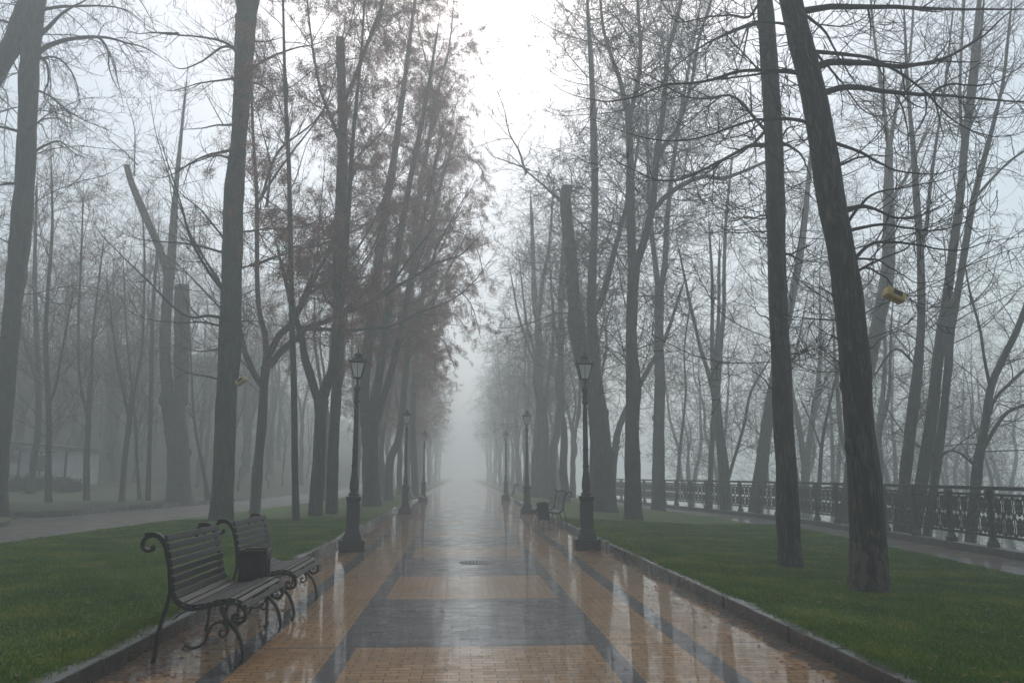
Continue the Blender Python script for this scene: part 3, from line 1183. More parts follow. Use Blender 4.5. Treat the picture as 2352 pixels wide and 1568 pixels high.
def trunk_mesh(mb, pts, seed, sides=16, burl=0.05, flare=0.0, step=0.22, top_cap=True):
    """pts (n,4): x y z radius"""
    S = spline(np.asarray(pts, float), step=step)
    P, Rr = S[:, :3], S[:, 3].copy()
    rng = np.random.default_rng(seed)
    s = np.arange(len(P)) * step
    Rr = Rr * (1 + burl * np.interp(s, np.arange(0, s[-1] + 2, 0.55), rng.standard_normal(len(np.arange(0, s[-1] + 2, 0.55)))))
    if flare > 0:
        Rr = Rr * (1 + flare * np.exp(-s / 0.28))
    V, Q = tubes(P[None], Rr[None], sides)
    V = V.reshape(len(P), sides, 3)
    ang = np.arange(sides) * 2 * math.pi / sides
    ph = rng.uniform(0, 6.28, 4)
    lob = 0.05 * np.sin(3 * ang[None] + ph[0] + s[:, None] * 0.5) + 0.035 * np.sin(5 * ang[None] + ph[1] - s[:, None] * 0.9) + 0.015 * rng.standard_normal((len(P), sides))
    if flare > 0:
        lob += 0.16 * np.exp(-s / 0.22)[:, None] * np.sin(5 * ang[None] + ph[2])
    V = P[:, None] + (V - P[:, None]) * (1 + lob[..., None])
    T = []
    e = (len(P) - 1) * sides
    for j in range(1, sides - 1):
        T.append((e, e + j, e + j + 1))
    mb.add(V.reshape(-1, 3), Q, T)
    return P, Rr


def resample(P, Rr, k):
    L = np.concatenate([[0], np.cumsum(np.linalg.norm(np.diff(P, axis=0), axis=1))])
    s = np.linspace(0, L[-1], k)
    return np.stack([np.interp(s, L, P[:, c_]) for c_ in range(3)], 1), np.interp(s, L, Rr)


def burls(mb, P, Rr, n, seed, size=0.5):
    rng = np.random.default_rng(seed)
    for _ in range(n):
        i = rng.integers(2, max(3, len(P) - 2))
        a = rng.uniform(0, 6.28)
        r = Rr[i]
        c_ = P[i] + np.array([math.cos(a), math.sin(a), 0]) * r * 0.8
        q = r * size * rng.uniform(0.5, 1.0)
        pr = [(q * math.sin(t), -q * math.cos(t) * 1.3) for t in np.linspace(0.05, math.pi - 0.05, 7)]
        mb.lathe(pr, c=tuple(c_), n=8)


def leaf_cloud(rng, P, n, size, droop=0.7, jit=0.07):
    """small hanging leaves and keys along the twigs P (N,k,3)"""
    N, K, _ = P.shape
    idx = rng.integers(0, N, n)
    f = rng.random(n) ** 0.7 * (K - 1)
    i0 = np.minimum(f.astype(int), K - 2)
    fr = (f - i0)[:, None]
    p = P[idx, i0] * (1 - fr) + P[idx, i0 + 1] * fr
    p = p + rng.standard_normal((n, 3)) * jit * np.array([1, 1, 1.2])
    d = norm(np.stack([rng.standard_normal(n) * 0.5, rng.standard_normal(n) * 0.5, -np.full(n, droop) - rng.random(n)], 1))
    s = rng.uniform(size * 0.5, size * 1.4, n)[:, None]
    a = rng.standard_normal((n, 3))
    w = norm(np.cross(d, a)) * s * 0.26
    tip = p + d * s
    midp = p + d * s * 0.45
    V = np.stack([p, midp - w, tip, midp + w], 1).reshape(-1, 3)
    return V, np.arange(n * 4).reshape(-1, 4)


def px_poly(pts, Y, rng=None, ydrift=0.0, w_end=None, w0=None):
    """pts (u,v[,w]) at depth Y -> (n,4) with radii in metres; ydrift bends it towards / away"""
    out = []
    n = len(pts)
    uv = np.array([p[:2] for p in pts], float)
    L = np.concatenate([[0], np.cumsum(np.linalg.norm(np.diff(uv, axis=0), axis=1))])
    for i, p in enumerate(pts):
        f = L[i] / max(L[-1], 1)
        q = at(p[0], p[1], Y + ydrift * L[i] / 1850 * Y)
        if len(p) > 2:
            w = p[2]
        else:
            w = w0 + (w_end - w0) * f ** 0.7
        out.append((q[0], q[1], q[2], 0.5 * w * cdepth(q) / F))
    return np.array(out)


def px_branches(specs, Y, rng, amp=0.5):
    res = []
    for sp in specs:
        w0 = sp[0]
        pts = list(sp[1])
        a_, b_ = np.array(pts[0][:2], float), np.array(pts[1][:2], float)
        q_ = a_ + (a_ - b_) / np.linalg.norm(a_ - b_) * 14
        pts = [tuple(q_)] + pts
        res.append(px_poly(pts, Y, ydrift=rng.uniform(-amp, amp), w0=w0, w_end=1.2))
    return res


def finish_tree(name, label, cat, base, trunks, branches, seed, p, bark='bark', group=None, leaves=None, sides=14, flare=0.25, burl=0.04, nburl=0, auto_from=None):
    """trunks/branches: lists of (n,4) arrays in world space. p: crown settings"""
    rng = np.random.default_rng(seed)
    o = empty(name, tuple(base), label, cat, group)
    b0 = np.asarray(base, float)
    tm = MB()
    Ps, Rs = [], []
    for i, t in enumerate(trunks):
        t = np.asarray(t, float).copy()
        if t[-1, 3] < 0.14 and len(t) > 2:
            dd = t[-1, :3] - t[-2, :3]
            dd = dd / np.linalg.norm(dd)
            t = np.vstack([t, np.append(t[-1, :3] + dd * 0.8, t[-1, 3] * 0.5), np.append(t[-1, :3] + dd * 1.7 + [0, 0, 0.15], 0.005)])
        if i == 0 and flare > 0:
            t = np.vstack([t[0] + (t[0] - t[1]) * (0.25 / max(0.05, np.linalg.norm(t[0, :3] - t[1, :3]))) * [1, 1, 1, 0], t])
        P, Rr = trunk_mesh(tm, t, seed * 7 + i, sides if i == 0 else max(8, sides - 4), burl, flare if i == 0 else 0.0)
        if nburl and i < 2:
            burls(tm, P, Rr, nburl, seed + i)
        P2, R2 = resample(P, Rr, 26)
        Ps.append(P2)
        Rs.append(R2)
    tm.build('trunk', M[bark], o, smooth=True, loc=b0)
    cm_ = MB()
    LV = []
    tw = []
    # hand-placed branches
    Bp, Br = [], []
    for t in branches:
        S = spline(t, n=26)
        P_ = S[:, :3] + np.cumsum(rng.standard_normal((26, 3)) * 0.006, axis=0)
        Bp.append(P_)
        Br.append(np.maximum(S[:, 3], 0.003))
    k1 = p.get('k1', 16)
    # level 1 from the trunks, above a height
    TP, TR = np.array(Ps), np.array(Rs)
    zmin = p.get('zmin', 3.0)
    sets = []
    # level 1 from the trunks, each trunk from the height where its crown begins
    for i in range(len(TP)):
        z = TP[i, :, 2]
        if z[-1] <= zmin:
            continue
        tt = float(np.interp(zmin, z, np.linspace(0, 1, len(z)))) if z[0] < zmin else 0.03
        a, b_ = grow(rng, TP[i:i + 1], TR[i:i + 1], p['d1'], max(tt, 0.03), 1.0, p.get('a1', (35, 80)), p['l1'], k1, p.get('tr1', (0.0, 0.06)), p.get('j1', 0.05), 0.40, p.get('r1', 0.05), 0.0045, lpow=p.get('lp1', 0.3), flat=p.get('flat1', 0.0))
        if a is not None:
            sets.append((a, b_))
    L1P = [a for a, b_ in sets]
    L1R = [b_ for a, b_ in sets]
    n_hand = len(Bp)
    if n_hand:
        hp, hr = np.array(Bp), np.array(Br)
        V, Q = tubes(hp, hr, 6)
        cm_.add(V, Q)
        idx = np.linspace(0, 25, k1).round().astype(int)
        L1P.append(hp[:, idx])
        L1R.append(hr[:, idx])
    if sets:
        a = np.concatenate([a for a, _ in sets])
        b_ = np.concatenate([b for _, b in sets])
        V, Q = tubes(a, b_, 5)
        cm_.add(V, Q)
    if L1P:
        L1P = np.concatenate(L1P)
        L1R = np.concatenate(L1R)
        a2, b2 = grow(rng, L1P, L1R, p['d2'], 0.12, 1.0, p.get('a2', (25, 70)), p['l2'], 9, p.get('tr2', (0.0, 0.10)), p.get('j2', 0.07), 0.6, 0.02, 0.0035, lpow=0.45)
        if a2 is not None:
            V, Q = tubes(a2, b2, 4)
            cm_.add(V, Q)
            tw.append(a2)
            a3, b3 = grow(rng, a2, b2, p['d3'], 0.1, 1.0, p.get('a3', (25, 65)), p['l3'], 6, p.get('tr3', (0.02, 0.14)), p.get('j3', 0.10), 0.6, 0.010, p.get('rt', 0.0028), lpow=0.4)
            if a3 is not None:
                V, Q = tubes(a3, b3, 3)
                cm_.add(V, Q)
                tw.append(a3)
                if p.get('d4'):
                    a4, b4 = grow(rng, a3, b3, p['d4'], 0.15, 1.0, (25, 65), p['l4'], 4, (0.02, 0.16), 0.10, 0.7, 0.005, p.get('rt', 0.0028), lpow=0.3)
                    if a4 is not None:
                        V, Q = tubes(a4, b4, 3)
                        cm_.add(V, Q)
                        tw.append(a4)
    if cm_.n:
        cm_.build('crown', M['twig'], o, smooth=True, loc=b0)
    if leaves and len(tw) > 1:
        n_l, size = leaves
        V, Q = leaf_cloud(rng, tw[-1] if len(tw[-1]) > 50 else tw[0], n_l, size)
        link_mesh('foliage', V, Q, M['leaf'], o, False, loc=b0)
    return o


def z1(pts, w=None):
    return [(a * 0.3297, b_ * 0.3297) for a, b_ in pts]


def zz(pts, ox, oy, s=0.3297):
    return [((ox + a * s), (oy + b_ * s)) + tuple(r) for a, b_, *r in pts]


Z2 = lambda p: zz(p, 574.2, 0)
Z3 = lambda p: zz(p, 1148.4, 0)
Z4 = lambda p: zz(p, 1722.6, 0, 0.3297)
Z5 = lambda p: zz(p, 0, 459.4)
Z6 = lambda p: zz(p, 574.2, 459.4)
Z7 = lambda p: zz(p, 1148.4, 459.4)
Z8 = lambda p: zz(p, 1722.6, 459.4)

# ---- two near trees on the right lawn
NEAR = dict(zmin=3.0, d1=4.6, l1=(0.8, 3.0), a1=(50, 95), tr1=(-0.03, 0.12), r1=0.010, j1=0.035, flat1=0.3,
            d2=3.0, l2=(0.4, 1.5), tr2=(-0.10, 0.30), j2=0.06, a2=(30, 75), d3=4.5, l3=(0.12, 0.55), tr3=(-0.05, 0.5), j3=0.09, rt=0.0048)
rng = np.random.default_rng(21)
b = ground_hit(1818, 1303)
Y = b[1]
tr = px_poly([(1818, 1303, 56), (1812, 1200, 51), (1808, 1080, 48), (1800, 976, 46), (1795, 850, 44), (1788, 720, 42), (1784, 600, 41), (1781, 459, 41), (1777, 330, 40), (1768, 180, 38), (1756, 0, 35), (1738, -220, 32), (1722, -480, 26), (1712, -760, 16)], Y)
br = px_branches([
    (13, Z3([(1830, 155), (1700, 200), (1600, 240), (1500, 290), (1350, 380), (1200, 500), (1130, 590)])),
    (8, Z3([(1780, 60), (1720, 130), (1600, 120), (1450, 140), (1260, 185), (1210, 130), (1180, 40)])),
    (10, Z3([(1850, 910), (1780, 820), (1700, 720), (1600, 665), (1480, 690), (1350, 690), (1250, 650), (1150, 590), (1000, 500), (860, 380), (815, 260)])),
    (12, Z3([(1855, 1015), (1750, 1020), (1650, 1070), (1500, 1150), (1380, 1220), (1250, 1270), (1130, 1275), (1000, 1230), (850, 1150), (710, 1045)])),
    (10, Z3([(1850, 930), (1750, 1030), (1600, 1110), (1450, 1130)])),
    (5, Z3([(1850, 1505), (1760, 1515), (1660, 1512), (1560, 1520)])),
    (5, Z8([(120, 120), (60, 118), (0, 110), (-90, 130), (-180, 100)])),
    (5, Z8([(135, 215), (60, 210), (0, 215), (-80, 225), (-170, 200)])),
    (5, Z7([(1870, 830), (1800, 790), (1720, 720)])),
    (7, Z8([(250, 380), (330, 360), (420, 300), (500, 235)])),
    (6, Z8([(250, 380), (360, 420), (450, 440), (535, 445)])),
    (5, Z8([(150, 1310), (80, 1240), (20, 1200)])),
    (9, Z4([(235, 1010), (300, 980), (390, 965)])),
    (9, Z4([(240, 1010), (330, 1060), (390, 1150), (430, 1260), (470, 1330)])),
    (8, Z4([(225, 950), (260, 900), (330, 875), (400, 870)])),
    (5, Z4([(235, 1205), (300, 1205), (400, 1190)])),
    (9, Z4([(90, 250), (40, 170), (20, 60), (-10, -60)])),
    (8, [(1752, -40), (1700, -20), (1630, -30), (1560, -80), (1500, -90)]),
    (8, [(1745, -140), (1680, -150), (1600, -190)]),
    (7, [(1745, -180), (1800, -230), (1880, -260)]),
], Y, rng, 0.45)
finish_tree('bare_tree', 'straight slender dark bare tree on the right lawn, next to the leaning one', 'tree', b, [tr], br, 101, NEAR, 'bark', 'near trees on the right lawn', flare=0.2, nburl=9, burl=0.03)

b = ground_hit(1996, 1358)
Y = b[1]
tr = px_poly([(1996, 1358, 84), (1994, 1250, 76), (1988, 1120, 72), (1973, 976, 67), (1963, 830, 66), (1946, 680, 63), (1931, 580, 62), (1907, 459, 61), (1888, 330, 59), (1865, 201, 57), (1838, 90, 53), (1817, 0, 49), (1790, -130, 46), (1752, -330, 40), (1725, -600, 30), (1715, -900, 16)], Y)
br = px_branches([
    (13, Z3([(2120, 530), (2020, 490), (1830, 480), (1740, 475), (1600, 500), (1450, 545), (1300, 565), (1150, 575), (1000, 640), (900, 665), (750, 685), (600, 660), (480, 630), (390, 570)])),
    (8, Z3([(2130, 540), (2000, 510), (1830, 520), (1600, 555), (1400, 580), (1200, 580), (1080, 590), (950, 550), (800, 430), (780, 390)])),
    (10, Z3([(2200, 880), (2060, 835), (1850, 830), (1750, 840), (1600, 890), (1450, 940), (1250, 970), (1100, 960), (950, 920), (800, 860), (650, 800)])),
    (10, Z4([(330, 190), (250, 170), (160, 165), (60, 170), (0, 190), (-130, 250)])),
    (17, Z4([(385, 80), (500, 62), (600, 50), (900, 40), (1100, 50), (1500, 58), (1909, 60), (2200, 30)])),
    (21, Z4([(465, 480), (520, 435), (700, 430), (900, 440), (1050, 455), (1150, 435), (1330, 395), (1480, 320), (1640, 210), (1750, 100), (1880, 0), (2000, -90)])),
    (17, Z4([(525, 640), (620, 605), (750, 605), (900, 625), (1100, 650), (1300, 660), (1550, 685), (1909, 720), (2150, 700)])),
    (12, Z4([(465, 370), (600, 385), (800, 410), (900, 450), (1050, 540), (1200, 650), (1290, 750), (1400, 860), (1550, 935), (1700, 965), (1900, 925)])),
    (8, Z4([(1280, 650), (1330, 600), (1450, 575), (1600, 578), (1750, 550), (1880, 470), (1950, 400)])),
    (10, Z4([(575, 990), (700, 1030), (850, 1110), (1000, 1190), (1150, 1215), (1300, 1210), (1520, 1135)])),
    (10, Z4([(665, 1450), (800, 1430), (950, 1490), (1050, 1510), (1200, 1480), (1400, 1370), (1550, 1270)])),
    (9, Z4([(660, 1590), (850, 1370), (1100, 1310), (1300, 1270), (1480, 1200)])),
    (9, Z8([(655, 80), (780, 40), (900, 70), (1050, 130), (1200, 100), (1400, 20)])),
    (10, Z8([(690, 220), (800, 190), (950, 175), (1100, 210), (1300, 235), (1450, 190), (1680, 85)])),
    (10, Z8([(735, 390), (850, 300), (1000, 290), (1150, 310), (1350, 350), (1500, 345), (1700, 290), (1909, 260)])),
    (7, Z8([(740, 400), (900, 430), (1000, 490), (1150, 570), (1300, 560), (1360, 535)])),
    (8, Z8([(750, 490), (900, 420), (1050, 360), (1250, 230), (1315, 180)])),
    (7, Z8([(745, 490), (830, 470), (950, 530), (1000, 600), (1100, 650), (1200, 650), (1310, 600)])),
    (6, Z8([(620, 990), (520, 915), (425, 840)])),
    (6, Z8([(625, 1150), (550, 1090), (475, 1035)])),
    (5, Z8([(825, 1035), (890, 1000), (940, 940)])),
    (6, Z8([(550, 640), (480, 600), (440, 570)])),
    (8, Z4([(620, 1150), (720, 1100), (850, 1090), (1000, 1080), (1090, 1010)])),
    (9, Z4([(395, 130), (500, 220), (580, 370), (650, 480), (750, 620), (900, 700)])),
    (8, Z4([(450, 350), (560, 480), (700, 640), (800, 740), (930, 765), (1080, 690)])),
    (12, [(1790, -120), (1880, -150), (1980, -140), (2100, -200), (2250, -260)]),
    (12, [(1775, -200), (1680, -230), (1560, -240), (1450, -300)]),
    (10, [(1765, -300), (1860, -380), (1960, -440)]),
    (9, Z4([(300, 330), (240, 310), (185, 320)])),
    (9, Z4([(310, 510), (270, 490), (200, 480)])),
], Y, rng, 0.4)
lean = finish_tree('bare_tree', 'thick leaning dark bare tree on the right lawn with scaly patches at its foot', 'tree', b, [tr], br, 102, NEAR, 'bark_scar', 'near trees on the right lawn', flare=0.2, nburl=10, burl=0.03, sides=20)

for pl, dd in ((Z4([(380, 270), (392, 330), (405, 390), (430, 430), (452, 480), (462, 530), (468, 560)]), 0.17), (Z4([(550, 1185), (562, 1220), (577, 1260), (585, 1300), (572, 1335)]), 0.19)):
    mb = MB()
    pp = spline(np.array([at(a_, b_, Y - dd) for a_, b_ in pl]), step=0.03)
    nn = len(pp)
    mb.tube(pp - b, np.interp(np.linspace(0, 1, nn), [0, 0.2, 0.8, 1], [0.006, 0.013, 0.012, 0.004]), 6)
    mb.build('sap_streak', M['concrete'], lean, smooth=True)
# ---- dark tree on the left lawn
MID = dict(zmin=5.0, d1=2.2, l1=(1.5, 4.0), a1=(45, 90), tr1=(-0.02, 0.10), r1=0.016, j1=0.035, flat1=0.2,
           d2=2.2, l2=(0.6, 2.2), tr2=(-0.10, 0.26), j2=0.06, d3=3.2, l3=(0.2, 0.8), tr3=(-0.04, 0.42), j3=0.09, rt=0.0045)
b = ground_hit(508, 1195)
Y = 18.3 + 0.0
b = at(507, 1195, b[1])
Y = b[1]
tr = px_poly([(507, 1197, 51), (512, 1100, 48), (516, 1000, 46), (519, 919, 47), (526, 830, 50), (529, 740, 48), (532, 640, 46), (536, 540, 45), (538, 459, 44), (547, 340, 36), (553, 240, 37), (560, 120, 42), (565, 40, 52)], Y)
tr2 = px_poly([(563, 60, 30), (552, -20, 28), (535, -140, 24), (515, -300, 18), (500, -480, 10)], Y)
tr3 = px_poly([(570, 60, 30), (586, -20, 27), (600, -140, 24), (618, -300, 18), (640, -480, 10)], Y)
br = px_branches([
    (9, Z3([(0, 0)]) and z1([(1655, 370), (1600, 310), (1500, 270), (1400, 255), (1200, 235), (1080, 220), (1010, 190), (1000, 100)])),
    (8, z1([(1655, 340), (1560, 325), (1480, 380), (1400, 430), (1250, 480), (1140, 390)])),
    (5, z1([(1200, 232), (1050, 225), (940, 225), (860, 190), (815, 155)])),
    (7, z1([(1630, 545), (1400, 580), (1300, 610), (1180, 640), (1110, 625)])),
    (9, z1([(1585, 1050), (1400, 1100), (1250, 1190), (1130, 1240), (1030, 1220)])),
    (8, z1([(1590, 1090), (1490, 1080), (1380, 1120), (1260, 1170)])),
    (6, z1([(1600, 870), (1500, 870), (1400, 890), (1250, 900)])),
    (7, Z5([(1560, 370), (1400, 320), (1300, 300), (1150, 285), (1000, 270), (870, 230), (800, 180)])),
    (9, Z5([(1550, 620), (1450, 500), (1330, 280), (1280, 100), (1250, 0), (1160, -260), (1100, -430), (1010, -460)])),
    (6, Z5([(1545, 250), (1400, 80), (1300, 0), (1150, -150)])),
    (8, Z5([(1530, 815), (1450, 805), (1330, 820), (1200, 740), (1030, 560), (900, 440), (720, 260), (640, 130)])),
    (6, Z5([(1525, 870), (1400, 845), (1240, 852), (1000, 820), (850, 740)])),
    (5, Z5([(1500, 1040), (1400, 1052), (1200, 1010)])),
    (6, Z5([(1495, 1240), (1300, 1200), (1160, 1120)])),
    (9, Z2([(-10, 500), (100, 420), (300, 340), (450, 310), (580, 250)])),
    (8, Z2([(0, 570), (80, 590), (200, 660), (330, 660)])),
    (6, Z6([(-40, 220), (120, 205), (300, 195), (480, 140), (650, 60)])),
    (6, Z6([(-60, 470), (100, 430), (300, 330), (480, 300)])),
    (8, Z2([(20, 290), (120, 290), (240, 250)])),
    (6, Z5([(1690, 840), (1760, 840), (1860, 850)])),
    (7, [(520, -200), (460, -230), (380, -300)]), (7, [(610, -200), (680, -250), (760, -330)]),
], Y, rng, 0.35)
finish_tree('bare_tree', 'tall dark mossy tree behind the two near benches, forked at the top of the frame', 'tree', b, [tr, tr2, tr3], br, 103, MID, 'bark_green', 'trees on the left lawn', flare=0.15, nburl=8, burl=0.035, sides=18)

# ---- far left trunk with weeping twigs
WEEP = dict(zmin=6.0, d1=1.6, l1=(2.5, 6.5), a1=(50, 95), tr1=(0.03, -0.12), r1=0.028, j1=0.05,
            d2=2.6, l2=(0.9, 3.2), tr2=(-0.16, -0.02), j2=0.06, a2=(20, 80), d3=3.6, l3=(0.25, 1.0), tr3=(-0.08, 0.22), rt=0.0052, d4=2.6, l4=(0.1, 0.45))
Y = 22.0
b = at(-12, 1185, Y)
b = gpt(-12, 1190, 0.12)
Y = b[1]
tr = px_poly([(-14, 1192, 50), (-8, 1090, 44), (6, 976, 40), (20, 820, 38), (28, 720, 38), (40, 610, 42), (49, 517, 43), (57, 400, 41), (63, 260, 40), (70, 130, 42), (84, 0, 42), (96, -140, 36), (110, -330, 26), (120, -560, 14)], Y)
tr2 = px_poly([(-50, 240, 44), (0, 150, 42), (36, 90, 44), (66, 10, 46), (90, -60, 40), (120, -220, 30)], Y)
br = px_branches([
    (15, z1([(250, 380), (330, 320), (450, 280), (600, 262), (740, 262), (870, 295), (1000, 330), (1150, 425)])),
    (15, z1([(260, 260), (350, 180), (430, 100), (560, 20), (700, -60)])),
    (9, z1([(320, 60), (450, 45), (600, 40), (760, 45), (900, 80), (1050, 200)])),
    (9, z1([(240, 370), (320, 440), (335, 560), (310, 680), (380, 760), (420, 900)])),
    (8, z1([(235, 420), (380, 400), (480, 480), (540, 620), (560, 760)])),
    (9, z1([(600, 262), (680, 260), (740, 340), (760, 480), (830, 640)])),
    (8, z1([(215, 1080), (300, 1020), (420, 990), (540, 1080), (640, 1110)])),
    (7, z1([(210, 900), (300, 830), (420, 820), (520, 870)])),
    (7, z1([(230, 620), (330, 660), (460, 760), (580, 830), (760, 900)])),
    (9, [(60, -60), (180, -80), (300, -20), (360, 60)]),
    (9, [(80, -120), (220, -170), (360, -120), (430, -20)]),
    (10, [(50, 60), (-40, 40), (-120, 80)]), (9, [(40, 300), (-30, 290), (-110, 330)]), (9, [(40, 420), (-20, 430), (-90, 480)]),
], Y, rng, 0.35)
WEEP0 = dict(WEEP, d1=1.6)
finish_tree('weeping_tree', 'big tree at the far left edge of the view with arching branches and hanging twigs', 'tree', b, [tr, tr2], br, 104, WEEP0, 'bark', 'trees on the left lawn', flare=0.2, sides=16)


# ---- helper for the other measured trees: list of trunk polylines, crown settings
def T(name, label, polys, seed, p, group, bark='bark', brs=(), leaves=None, Y=None, amp=0.3, flare=0.2, nburl=3, drift=None, base_z=None):
    rng = np.random.default_rng(seed)
    u, v = polys[0][0][:2]
    if Y is None:
        b = ground_hit(u, v)
    else:
        b = at(u, v, Y)
    YY = b[1]
    trs = []
    for i, pl in enumerate(polys):
        trs.append(px_poly(pl, YY, ydrift=0.0 if i == 0 else (rng.uniform(-0.12, 0.12))))
    if base_z is not None:
        t0_ = trs[0]
        d = t0_[0, :3] - t0_[1, :3]
        d = d / np.linalg.norm(d)
        d = d if d[2] < -0.5 else np.array([0, 0, -1.0])
        nb_ = t0_[0].copy()
        nb_[:3] += d * (t0_[0, 2] - base_z)
        nb_[3] *= 1.2
        trs[0] = np.vstack([nb_, t0_])
        b = nb_[:3]
    bb = px_branches(brs, YY, rng, amp)
    return finish_tree(name, label, 'tree', b, trs, bb, seed, p, bark, group, leaves, sides=12, flare=flare, nburl=nburl, burl=0.04)


GL = 'trees on the left lawn'
GR = 'trees on the right lawn'
GB = 'trees on the left bank'
GF = 'trees beyond the iron fence'

MAPLE = dict(zmin=4.0, d1=1.7, l1=(2.0, 5.5), a1=(25, 55), tr1=(0.03, 0.05), r1=0.02, j1=0.025,
             d2=1.7, l2=(0.8, 3.0), a2=(22, 48), tr2=(0.03, 0.06), j2=0.025, d3=2.2, l3=(0.2, 1.0), a3=(25, 50), tr3=(0.02, 0.1), j3=0.05, rt=0.0048)
T('young_maple', 'slim forked tree with long low branches sweeping out over the left lamp', [
    [(585, 1177, 27), (592, 1080, 23), (602, 976, 21), (605, 920, 20), (607, 880, 20), (613, 820, 19)],
    [(607, 890, 17), (585, 860, 15), (560, 800, 13), (550, 742, 11), (545, 680, 8), (530, 560, 5)],
    [(613, 825, 15), (608, 770, 13), (594, 706, 12), (590, 620, 11), (590, 459, 9), (581, 300, 7), (575, 120, 5)],
    [(613, 825, 17), (640, 772, 16), (666, 746, 15), (699, 690, 13), (729, 624, 10), (759, 568, 8), (800, 440, 5)],
    [(617, 842, 17), (650, 802, 16), (683, 775, 15), (706, 752, 14), (755, 736, 12), (805, 713, 11), (854, 693, 10), (920, 653, 8), (986, 611, 6), (1003, 568, 4), (1052, 479, 2.5)],
], 201, MAPLE, GL, brs=[
    (11, Z6([(400, 890), (650, 905), (850, 895), (1000, 870), (1200, 770), (1400, 690), (1560, 560), (1680, 400)])),
    (9, Z6([(900, 665), (980, 580), (1150, 350), (1280, 180), (1350, 0)])),
    (8, Z6([(1250, 460), (1350, 420), (1480, 370), (1600, 250)])),
    (9, Z6([(430, 640), (600, 560), (800, 540), (1000, 470), (1200, 380)])),
    (9, Z6([(60, 440), (200, 390), (400, 330), (600, 280), (900, 120), (1100, 0)])),
    (9, Z6([(350, 720), (420, 560), (470, 400), (480, 200), (500, 0), (530, -300)])),
    (9, Z6([(520, 500), (700, 400), (850, 180), (950, -60), (1060, -300)])),
    (9, Z6([(600, 830), (720, 560), (860, 330), (940, 120), (1010, -100)])),
    (8, Z2([(60, 1400), (260, 1100), (480, 820), (640, 560), (690, 330)])),
    (8, Z2([(90, 1350), (200, 1050), (440, 850), (560, 640), (660, 150)])),
    (8, Z2([(120, 1400), (140, 1150), (80, 900), (30, 700)])),
    (7, [(560, 800), (535, 740), (505, 660), (450, 560), (400, 480), (380, 340)]),
    (7, [(552, 740), (500, 640), (440, 540), (365, 330), (345, 215)]),
    (7, [(552, 760), (480, 680), (400, 600), (320, 560)]),
], amp=0.35, flare=0.12)

ASH = dict(zmin=6.0, d1=1.8, l1=(2.0, 6.0), a1=(30, 80), tr1=(0.05, -0.05), r1=0.026, j1=0.045,
           d2=2.4, l2=(0.8, 2.6), a2=(30, 75), tr2=(-0.05, -0.10), j2=0.06, d3=3.6, l3=(0.3, 1.1), tr3=(-0.1, -0.1), rt=0.0052)
THIN = dict(ASH, zmin=5.0, d1=1.2, l1=(1.5, 4.0))
T('ash_tree', 'very thin straight tree on the left lawn, left of the forked trunk', [
    [(680, 1197, 17), (677, 1050, 15), (675, 900, 14), (671, 760, 13), (668, 600, 12), (664, 400, 10), (655, 200, 8), (650, 0, 5), (648, -150, 4)]], 202, THIN, GL, leaves=(60000, 0.042))
T('ash_tree', 'stout tree on the left lawn forking low, left of the straight broken-topped trunk', [
    [(724, 1184, 33), (730, 1080, 28), (735, 970, 28), (738, 920, 32)],
    [(733, 930, 20), (715, 870, 18), (700, 820, 17), (692, 770, 15), (670, 700, 12), (650, 620, 8)],
    [(738, 925, 26), (752, 880, 25), (768, 840, 22), (772, 760, 18), (790, 640, 15), (800, 480, 12), (812, 300, 9), (830, 120, 6), (840, -60, 4)],
], 203, dict(ASH, d1=1.3), GL, leaves=(90000, 0.042))
T('ash_tree', 'thick straight grey trunk on the left lawn rising to a broken top above the leaves', [
    [(762, 1178, 28), (765, 1050, 25), (770, 940, 24), (774, 860, 25), (777, 760, 27), (778, 640, 26), (781, 500, 26), (786, 380, 24), (786, 240, 21), (783, 160, 20), (781, 88, 19)],
    [(786, 240, 12), (810, 190, 10), (840, 110, 9), (872, 30, 8), (890, -60, 6), (900, -160, 4)],
    [(784, 330, 10), (760, 270, 8), (735, 200, 7), (715, 90, 5), (700, -60, 4)],
], 204, dict(ASH, d1=2.2, zmin=5.5), GL, leaves=(150000, 0.055))
T('ash_tree', 'massive multi-stemmed tree with brown seed clusters behind the left lamp', [
    [(854, 1162, 44), (851, 1090, 38), (850, 1010, 38), (850, 950, 46)],
    [(838, 970, 22), (838, 870, 24), (848, 770, 25), (862, 660, 23), (880, 520, 20), (905, 360, 16), (930, 180, 11), (950, 20, 6)],
    [(852, 960, 22), (868, 880, 21), (880, 800, 20), (893, 700, 19), (915, 560, 17), (945, 400, 13), (975, 250, 9), (1000, 100, 5)],
    [(866, 965, 16), (885, 900, 16), (905, 830, 15), (925, 740, 14), (950, 600, 12), (980, 470, 9), (1010, 330, 6)],
], 205, dict(ASH, d1=2.0, zmin=6.0), GL, leaves=(200000, 0.058), nburl=2)
